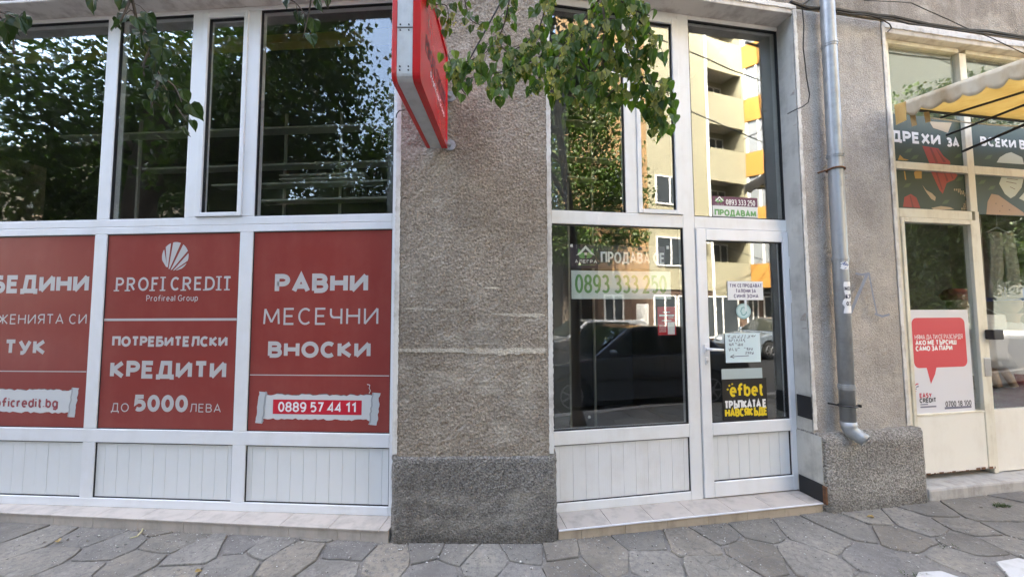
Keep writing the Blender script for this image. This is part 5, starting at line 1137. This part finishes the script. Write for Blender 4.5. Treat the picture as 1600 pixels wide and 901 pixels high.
class Leaves:
    def __init__(s): s.v, s.f, s.t = [], [], []
    def heart(s, p, d, nrm, size, tone, fold=.25):
        wx = .72 + .5 * ((len(s.v) * .618) % 1); cur = .1 + .4 * ((len(s.v) * .377) % 1)
        d = d.normalized(); nrm = (nrm - d * nrm.dot(d)); nrm = nrm.normalized() if nrm.length > 1e-5 else d.orthogonal().normalized(); sd_ = d.cross(nrm); b = len(s.v); n = len(HEART)
        for sg_ in (-1, 1):
            for (x, y) in HEART: s.v.append(tuple(p + (d * y + sd_ * sg_ * x * wx * .9 + nrm * (abs(x) * fold - cur * y * y + .05 * math.sin(y * 9 + sg_))) * size))
        for h in (0, 1):
            o = b + h * n
            for i in range(1, n - 1):
                s.f.append((o, o + i, o + i + 1) if h else (o, o + i + 1, o + i)); s.t.append(tone)
    def quad(s, p, d, nrm, size, tone):
        d = d.normalized(); nrm = (nrm - d * nrm.dot(d)); nrm = nrm.normalized() if nrm.length > 1e-5 else d.orthogonal().normalized(); a = d.cross(nrm); b = len(s.v)
        s.v += [tuple(p), tuple(p + (d * .5 + a * .45 + nrm * .1) * size), tuple(p + d * size - nrm * .15 * size), tuple(p + (d * .5 - a * .45 + nrm * .1) * size)]
        s.f += [(b, b + 1, b + 2), (b, b + 2, b + 3)]; s.t += [tone, tone]
    def build(s, name, m, parent):
        me = bpy.data.meshes.new(name); me.from_pydata(s.v, [], s.f); at_ = me.attributes.new('tone', 'FLOAT', 'FACE'); at_.data.foreach_set('value', s.t); me.materials.append(m)
        o = bpy.data.objects.new(name, me); col.objects.link(o)
        if parent: o.parent = parent; o.location = -parent.location
        return o
def rv(r_): return Vector((r_.uniform(-1, 1), r_.uniform(-1, 1), r_.uniform(-1, 1)))
def in_view(p, m=40):
    d = p - CAMP; z = d.dot(AF)
    if z < .15: return False
    x, y = 800 + FOC * d.dot(AX) / z, 450.5 + FOC * d.dot(AD) / z
    return -m < x < 1600 + m and -m < y < 901 + m
def smooth_path(pts, n=6):
    pts = [Vector(p) for p in pts]; out = []
    for i in range(len(pts) - 1):
        p0, p1, p2, p3 = pts[max(i - 1, 0)], pts[i], pts[i + 1], pts[min(i + 2, len(pts) - 1)]
        for k in range(n):
            t = k / n; out.append(.5 * ((2 * p1) + (p2 - p0) * t + (2 * p0 - 5 * p1 + 4 * p2 - p3) * t * t + (3 * p1 - p0 - 3 * p2 + p3) * t ** 3))
    return out + [pts[-1]]
def crown(name, parent, blobs, n, size, m, seed, avoid_view=True):
    r_ = random.Random(seed); L_ = Leaves(); tot = sum(b[1] ** 2 for b in blobs)
    for (c, rad_) in blobs:
        c = Vector(c); k = int(n * rad_ ** 2 / tot); cl = []
        for i in range(max(6, k // 45)):
            v = rv(r_); v = v.normalized() * (r_.random() ** .4); cl.append(c + Vector((v.x * rad_, v.y * rad_, v.z * rad_ * .75)))
        for i in range(k):
            p = r_.choice(cl) + rv(r_) * rad_ * .26
            if avoid_view and (in_view(p, 60) or p.y > 2.35 and p.z < 10.2): continue
            d = rv(r_) + Vector((0, 0, -.7)); L_.quad(p, d, Vector((0, 0, 1)) + rv(r_) * .7, size * r_.uniform(.7, 1.25), min(1, max(0, r_.gauss(.45, .25))))
    return L_.build(name, m, parent)
def limb(mb, pts, r0, r1): q = smooth_path(pts, 5); n = len(q); mb.tube(q, [r0 + (r1 - r0) * i / (n - 1) for i in range(n)], 8)
GT = 'lime trees along the kerb'
TA = empty('lime_tree', (1.74, .84, 0), 'slender lime tree whose flowering branches hang in front of the entrance', 'tree', GT, 'thing')
mb = MB(); limb(mb, [(1.74, .84, -.05), (1.735, .84, .12), (1.72, .83, .8), (1.75, .80, 2.0), (1.70, .74, 3.2), (1.6, .6, 4.6), (1.5, .5, 6.2)], .085, .05); mb.build('trunk', 'bark', TA, smooth=True)
mb = MB(); mb.tube([(1.74, .84, -.04), (1.738, .84, .05), (1.735, .84, .20)], [.15, .115, .085], 10); mb.build('root_flare', 'bark', TA, smooth=True)
mb = MB(); limb(mb, [(1.70, .74, 3.2), (1.3, .95, 3.55), (.75, 1.35, 3.65), (.45, 1.6, 3.45)], .045, .012); mb.build('limb', 'bark', TA, smooth=True)
mb = MB(); limb(mb, [(1.62, .62, 4.4), (.4, .8, 4.3), (-.7, 1.1, 3.9), (-1.5, 1.25, 3.35)], .045, .010); mb.build('limb', 'bark', TA, smooth=True)
for pp in ([(1.6, .6, 4.6), (2.2, .2, 5.6), (2.6, -.2, 6.6)], [(1.66, .7, 3.8), (1.0, -.2, 5.0), (.3, -1.0, 6.2)], [(1.5, .5, 6.2), (1.2, .4, 7.5)], [(1.62, .62, 4.3), (.2, .3, 5.4), (-1.2, .1, 6.2)]): mb = MB(); limb(mb, pp, .04, .012); mb.build('limb', 'bark', TA, smooth=True)
crown('crown', TA, [((1.2, -.1, 6.2), 1.5), ((.2, -.9, 6.0), 1.3), ((-1.0, .1, 6.0), 1.3), ((1.6, .3, 7.4), 1.2), ((2.3, -.3, 6.3), .9)], 6000, .10, LEAFD, 31)
TB = empty('lime_tree', (-7.6, -.4, 0), 'stout old lime tree behind the photographer to the left, mirrored in the shop window', 'tree', GT, 'thing')
mb = MB(); limb(mb, [(-7.6, -.4, -.05), (-7.62, -.42, .5), (-7.65, -.4, 2.2), (-7.7, -.45, 3.9), (-7.6, -.6, 5.6)], .34, .22); mb.build('trunk', 'bark', TB, smooth=True)
for pp in ([(-7.7, -.45, 3.7), (-6.4, -.6, 5.0), (-5.0, -.9, 6.0)], [(-7.65, -.5, 4.2), (-8.8, -.8, 5.4), (-10, -1.2, 6.4)], [(-7.6, -.6, 5.4), (-7.2, -1.4, 7.0), (-6.8, -2.0, 8.4)], [(-7.7, -.4, 3.4), (-6.6, .0, 4.0), (-5.2, .2, 4.6)]): mb = MB(); limb(mb, pp, .14, .03); mb.build('limb', 'bark', TB, smooth=True)
crown('crown', TB, [((-5.2, -.6, 5.4), 1.7), ((-8.6, -1.0, 6.0), 2.0), ((-6.6, -2.0, 7.6), 2.1), ((-10.2, -1.2, 5.4), 1.8), ((-5.6, -.2, 4.2), 1.1), ((-9.8, -.6, 3.9), 1.2), ((-4.6, -1.4, 7.0), 1.4)], 24000, .12, LEAF, 32)
TC = empty('lime_tree', (-2.6, -2.2, 0), 'tall lime tree behind the photographer, mirrored in the upper shop panes', 'tree', GT, 'thing')
mb = MB(); limb(mb, [(-2.6, -6.9, -.05), (-2.6, -6.9, 2.5), (-2.5, -6.7, 5.0), (-2.6, -6.6, 8.5)], .20, .10); TC.location = (-2.6, -6.9, 0); mb.build('trunk', 'bark', TC, smooth=True)
for pp in ([(-2.5, -6.7, 4.5), (-4.0, -6.2, 6.2), (-5.2, -5.8, 7.4)], [(-2.5, -6.7, 5.0), (-1.2, -6.0, 6.6), (-.2, -5.5, 8.0)], [(-2.6, -6.6, 6.5), (-2.8, -5.6, 8.4)]): mb = MB(); limb(mb, pp, .09, .02); mb.build('limb', 'bark', TC, smooth=True)
crown('crown', TC, [((-2.6, -6.2, 7.4), 2.4), ((-4.8, -6.0, 7.2), 2.0), ((-.6, -6.2, 7.0), 1.9), ((-2.8, -6.0, 9.6), 2.0), ((-4.4, -5.8, 4.6), 1.5), ((-1.4, -6.0, 4.8), 1.4), ((-6.6, -6.2, 5.6), 1.9)], 22000, .14, LEAF, 33)
TD = empty('lime_tree', (5.6, -6.9, 0), 'lime tree across the street in front of the orange wall, mirrored in the entrance glass', 'tree', GT, 'thing')
mb = MB(); limb(mb, [(5.6, -6.9, -.05), (5.6, -6.9, 2.2), (5.7, -6.8, 5.0), (5.6, -6.7, 8.0)], .17, .08); mb.build('trunk', 'bark', TD, smooth=True)
for pp in ([(5.6, -6.8, 3.5), (6.8, -6.4, 5.0), (7.6, -6.2, 5.8)], [(5.7, -6.8, 4.2), (4.2, -6.4, 5.8)], [(5.65, -6.7, 5.5), (6.6, -6.2, 7.6)]): mb = MB(); limb(mb, pp, .08, .02); mb.build('limb', 'bark', TD, smooth=True)
crown('crown', TD, [((5.6, -6.3, 6.8), 2.0), ((7.3, -6.3, 6.0), 1.4), ((4.0, -6.4, 6.0), 1.8), ((6.0, -6.0, 9.0), 1.9), ((7.4, -6.2, 4.2), 1.0), ((5.2, -6.2, 4.4), 1.3), ((4.0, -6.4, 8.6), 1.6)], 20000, .13, LEAF, 34)
TE = empty('lime_tree', (14.5, -2.0, 0), 'lime tree farther along the street, mirrored in the clothes shop glass', 'tree', GT, 'thing')
mb = MB(); limb(mb, [(14.5, .1, -.05), (14.5, .1, 2.2), (14.4, .0, 5.0), (14.5, -.1, 7.0)], .16, .08); TE.location = (14.5, .1, 0); mb.build('trunk', 'bark', TE, smooth=True)
crown('crown', TE, [((14.4, -.2, 5.4), 1.9), ((13.0, -.4, 4.4), 1.5), ((15.6, -.4, 4.6), 1.6), ((12.4, -.4, 3.0), 1.1), ((14.6, -.8, 7.0), 1.6), ((11.6, -.2, 5.0), 1.2), ((12.2, -.2, 1.9), .9), ((16.5, -1.5, 3.2), 1.6), ((17.5, -1.8, 5.4), 1.8)], 24000, .13, LEAF, 35)
TG = empty('lime_tree', (22, -6.6, 0), 'lime tree across the street far to the right, mirrored in the clothes shop door', 'tree', GT, 'thing')
mb = MB(); limb(mb, [(22, -6.6, -.05), (22, -6.6, 2.2), (22.1, -6.5, 5.0), (22, -6.4, 7.0)], .18, .08); mb.build('trunk', 'bark', TG, smooth=True)
crown('crown', TG, [((22, -6, 5.4), 2.4), ((24.5, -5.8, 5), 2.2), ((27, -5.6, 4.6), 2.2), ((23, -5.8, 2.6), 1.6), ((26, -5.6, 2.4), 1.6), ((29.5, -5.6, 4), 2.2), ((25, -5.8, 8), 2.2), ((32, -5.6, 5), 2.4)], 22000, .17, LEAF, 38)
TF = empty('lime_tree', (-13.5, -6.5, 0), 'lime tree across the street, farthest to the left of the mirrored trees', 'tree', GT, 'thing')
mb = MB(); limb(mb, [(-13.5, -6.5, -.05), (-13.5, -6.5, 2.2), (-13.4, -6.4, 5.0), (-13.5, -6.3, 8.0)], .2, .08); mb.build('trunk', 'bark', TF, smooth=True)
crown('crown', TF, [((-13.4, -6.0, 6.4), 2.4), ((-11, -6.2, 6.0), 2.0), ((-16, -6.0, 6.0), 2.2), ((-12.4, -6.0, 9.0), 2.2), ((-9.0, -6.4, 7.4), 1.8), ((-14.5, -6.0, 3.6), 1.6), ((-10.4, -6.2, 3.8), 1.4)], 20000, .15, LEAF, 36)

# leafy sprays that hang into the picture: every leaf is modelled
def spray(parent, label, twigs, size, step_, seed, flowers=.0, depth_jit=.07, droop=.8, m=LEAF, r_tw=.004):
    r_ = random.Random(seed); L_ = Leaves(); F_ = Leaves(); tw = MB()
    for tg in twigs:
        pts = smooth_path([at(*p) for p in tg], 6); tw.tube(pts, [r_tw * (1.3 - .9 * i / (len(pts) - 1)) for i in range(len(pts))], 5); acc = 0; side = 1
        for a, b in zip(pts[:-1], pts[1:]):
            ln = (b - a).length; acc += ln
            while acc > step_:
                acc -= step_; side = -side; d0 = (b - a).normalized(); lat = d0.cross(Vector((0, -1, 0))); lat = (lat if lat.length > .1 else d0.orthogonal()).normalized() * side
                p = b + rv(r_) * .006; st_ = (lat * .8 + d0 * .4 + Vector((0, r_.uniform(-1, 1) * 1.1, -.25)) + rv(r_) * .4).normalized() * size * r_.uniform(.45, .9)
                tip = p + st_; tw.tube([p, p + st_ * .5 + Vector((0, 0, .006)), tip], r_tw * .28, 4, False)
                d = (st_.normalized() * (1 - droop) + Vector((0, 0, -droop)) + rv(r_) * .35); nr = Vector((r_.uniform(-.9, .9), -1, r_.uniform(.0, 1.0)))
                L_.heart(tip, d, nr, size * r_.uniform(.7, 1.15), min(1, max(0, r_.gauss(.42, .25))), r_.uniform(.05, .4))
                if r_.random() < flowers:
                    q = p + Vector((r_.uniform(-.02, .02), r_.uniform(-.03, .01), 0)); e = q + Vector((r_.uniform(-.012, .012), -.005, -.035)); tw.tube([q, e], r_tw * .22, 4, False)
                    F_.quad(q, Vector((r_.uniform(-.4, .4), -.2, -1)), Vector((r_.uniform(-1, 1), -1, .3)), .050, .35)
                    for k in range(r_.randint(4, 7)):
                        c = e + rv(r_) * .016 + Vector((0, 0, -.01))
                        for j in range(2): F_.quad(c, rv(r_), rv(r_), .0105, r_.uniform(.3, 1))
    o = L_.build('leafy_spray', m, parent)
    if label: o['label'] = label
    tb = tw.build('twig', 'bark', parent)
    if flowers: F_.build('blossom', FLOWER, parent)
    return o
Yc = 1.72
main = [
 [(1000, -60, 1.5), (985, 10, 1.62), (978, 70, 1.66), (1000, 120, 1.68), (1030, 165, 1.70), (1040, 195, 1.72)],
 [(1000, -60, 1.5), (940, -5, 1.62), (900, 45, 1.7), (850, 85, 1.75), (800, 108, 1.8), (755, 118, 1.85), (716, 126, 1.9)],
 [(900, 45, 1.7), (905, 90, 1.72), (930, 120, 1.72), (965, 135, 1.72), (1010, 158, 1.74)],
 [(850, 85, 1.75), (850, 110, 1.74), (835, 132, 1.74)], [(930, 120, 1.7), (915, 140, 1.7), (905, 152, 1.7)],
 [(985, 10, 1.62), (1005, 40, 1.6), (1022, 62, 1.6), (1028, 78, 1.6)], [(978, 70, 1.66), (1005, 85, 1.64), (1020, 95, 1.64)],
 [(800, -30, 1.75), (790, 30, 1.8), (775, 65, 1.82), (752, 88, 1.84)], [(775, 65, 1.82), (800, 90, 1.8), (812, 112, 1.8)], [(752, 88, 1.84), (728, 98, 1.86), (712, 112, 1.88)],
 [(860, -30, 1.7), (850, 20, 1.74), (842, 55, 1.76), (860, 80, 1.76)], [(842, 55, 1.76), (818, 70, 1.78), (800, 80, 1.8)],
 [(900, 45, 1.7), (875, 85, 1.68), (862, 118, 1.68), (868, 145, 1.7)], [(940, -5, 1.62), (945, 40, 1.6), (940, 85, 1.62), (948, 120, 1.64)], [(716, 126, 1.9), (705, 100, 1.9), (700, 85, 1.9)], [(800, 108, 1.8), (790, 125, 1.8), (782, 140, 1.8)],
 [(1010, 158, 1.74), (1020, 178, 1.74), (1024, 202, 1.74)], [(965, 135, 1.72), (950, 150, 1.72), (945, 160, 1.72)], [(1000, 120, 1.68), (1032, 130, 1.66), (1045, 150, 1.66)],
 [(900, 45, 1.7), (930, 60, 1.66), (955, 85, 1.66), (975, 110, 1.68)], [(870, 60, 1.72), (888, 100, 1.7), (880, 125, 1.7)], [(960, -40, 1.5), (965, -5, 1.55), (990, 15, 1.56), (1015, 25, 1.56)]]
LEAFS = leaf_mat('lime_leaf_near', (.040, .082, .014), (.100, .175, .034), .45)
spray(TA, 'lime spray with yellow blossom hanging in front of the entrance glass', main, .051, .0148, 41, .36, m=LEAFS)
spray(TA, None, [[(640, -60, 2.0), (668, 2, 2.05), (698, 10, 2.1), (700, 48, 2.1)], [(720, -40, 2.0), (732, 25, 2.05), (752, 40, 2.05)], [(716, 126, 1.9), (722, 140, 1.9), (728, 148, 1.9)], [(755, 118, 1.85), (768, 132, 1.85), (776, 146, 1.85)]], .048, .03, 42, .3, m=LEAFS)
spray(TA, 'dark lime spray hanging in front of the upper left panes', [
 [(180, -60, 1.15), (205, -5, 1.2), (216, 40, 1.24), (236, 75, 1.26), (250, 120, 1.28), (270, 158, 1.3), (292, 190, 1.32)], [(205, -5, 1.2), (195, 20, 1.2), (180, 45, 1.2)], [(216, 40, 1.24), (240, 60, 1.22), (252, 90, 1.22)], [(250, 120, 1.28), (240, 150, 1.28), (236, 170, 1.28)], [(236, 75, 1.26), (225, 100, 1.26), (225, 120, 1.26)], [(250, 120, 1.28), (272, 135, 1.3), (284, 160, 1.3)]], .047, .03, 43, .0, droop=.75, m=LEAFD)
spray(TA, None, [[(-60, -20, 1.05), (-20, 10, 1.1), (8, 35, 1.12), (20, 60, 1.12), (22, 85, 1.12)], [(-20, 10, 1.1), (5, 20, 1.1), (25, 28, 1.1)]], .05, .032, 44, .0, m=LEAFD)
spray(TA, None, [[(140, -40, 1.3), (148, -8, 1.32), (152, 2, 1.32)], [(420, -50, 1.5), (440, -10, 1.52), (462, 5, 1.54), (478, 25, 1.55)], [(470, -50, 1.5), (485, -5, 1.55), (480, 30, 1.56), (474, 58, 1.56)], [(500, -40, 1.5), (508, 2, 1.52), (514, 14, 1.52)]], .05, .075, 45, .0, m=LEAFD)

# ------------------------------------------------------------------ small things on the paving
def tuft(px, py, n, h, label, seed):
    r_ = random.Random(seed); c = onz(px, py, 0); L_ = Leaves(); e = empty('grass_tuft', c, label, 'grass', None, 'thing')
    mb = MB()
    for k in range(n):
        a = r_.uniform(0, 6.28); p = c + Vector((r_.uniform(-.06, .06), r_.uniform(-.015, .015), -.015)); hh = h * r_.uniform(.5, 1); d = Vector((math.cos(a), math.sin(a), 0)); w_ = d.cross(Vector((0, 0, 1))) * .002
        q = [p, p + d * hh * .35 + Vector((0, 0, hh * .6)), p + d * hh * .9 + Vector((0, 0, hh * .8))]
        mb.add([q[0] - w_, q[0] + w_, q[1] + w_, q[1] - w_, q[2]], [(0, 1, 2, 3), (3, 2, 4)])
    mb.build('blades', LEAF, e)
tuft(1480, 853, 30, .03, 'grass tuft in the joint nearest the larger white slab', 5); tuft(1330, 826, 16, .022, 'tiny grass tuft in front of the second plinth', 6); tuft(1565, 790, 90, .05, 'small grass tuft in a paving joint near the clothes shop step', 1); tuft(1450, 827, 26, .03, 'tiny grass tuft in the joint between two slabs below the second pillar', 2); tuft(1428, 897, 22, .04, 'grass tuft beside the smaller white slab at the lower edge', 3)
DRY = mat('dry_leaf', (.34, .24, .09), .8); BUTT = mat('pale_stalk', (.58, .52, .30), .7)
for (px, py, s, lb, sd_) in ((92, 846, .05, 'curled dry leaf on the paving below the left poster window', 1), (305, 893, .035, 'ochre dry leaf at the lower edge in front of the left shop window', 2), (1365, 808, .04, 'dry leaf beside the plinth under the drainpipe outlet', 3)):
    L_ = Leaves(); r_ = random.Random(sd_); c = onz(px, py, .008); o = empty('fallen_leaf', c, lb, 'leaf'); L_.heart(c, Vector((r_.uniform(-1, 1), .4, 0)), Vector((.2, -.3, 1)), s, .9, .6); b_ = L_.build('blade', DRY, o)
mb = MB(); mb.tube([onz(203, 840, .006), onz(214, 837, .010), onz(221, 830, .012), onz(223, 825, .010)], [.003, .005, .006, .003], 6); tag(mb.build('plant_stalk', BUTT), 'pale bent plant stalk on the paving below the 5000 poster', 'stalk')

GRIT = mat('grit', (.30, .28, .25), .9); t = NT(GRIT); t.color(t.ramp(t.noise(60, 2), [(.35, (.10, .09, .08)), (.5, (.30, .28, .25)), (.68, (.62, .60, .56))]))
mb = MB(); r_ = random.Random(77)
for k in range(2400):
    if k < 1000: px, py = r_.uniform(-20, 1620), 0; f = r_.random() ** 1.6; base = 812 + max(0, min(1, px / 605)) * 34 if px < 605 else (848 if px < 872 else (844 - (px - 872) * .112 if px < 1296 else 796 - (px - 1296) * .15)); py = base + 2 + f * 30
    else: px, py = r_.uniform(-20, 1620), r_.uniform(815, 915)
    c = onz(px, py, 0)
    if c.y > 3.3 and px > 1296: continue
    s_ = r_.uniform(.0012, .0042) if r_.random() < .93 else r_.uniform(.005, .009)
    mb.ball((c.x, c.y, s_ * .4), s_ * r_.uniform(.8, 1.5), s_ * r_.uniform(.8, 1.5), s_ * .7, 5, 3)
tag(mb.build('grit', GRIT), 'loose grit and tiny stones scattered over the paving', 'grit', None, 'stuff')
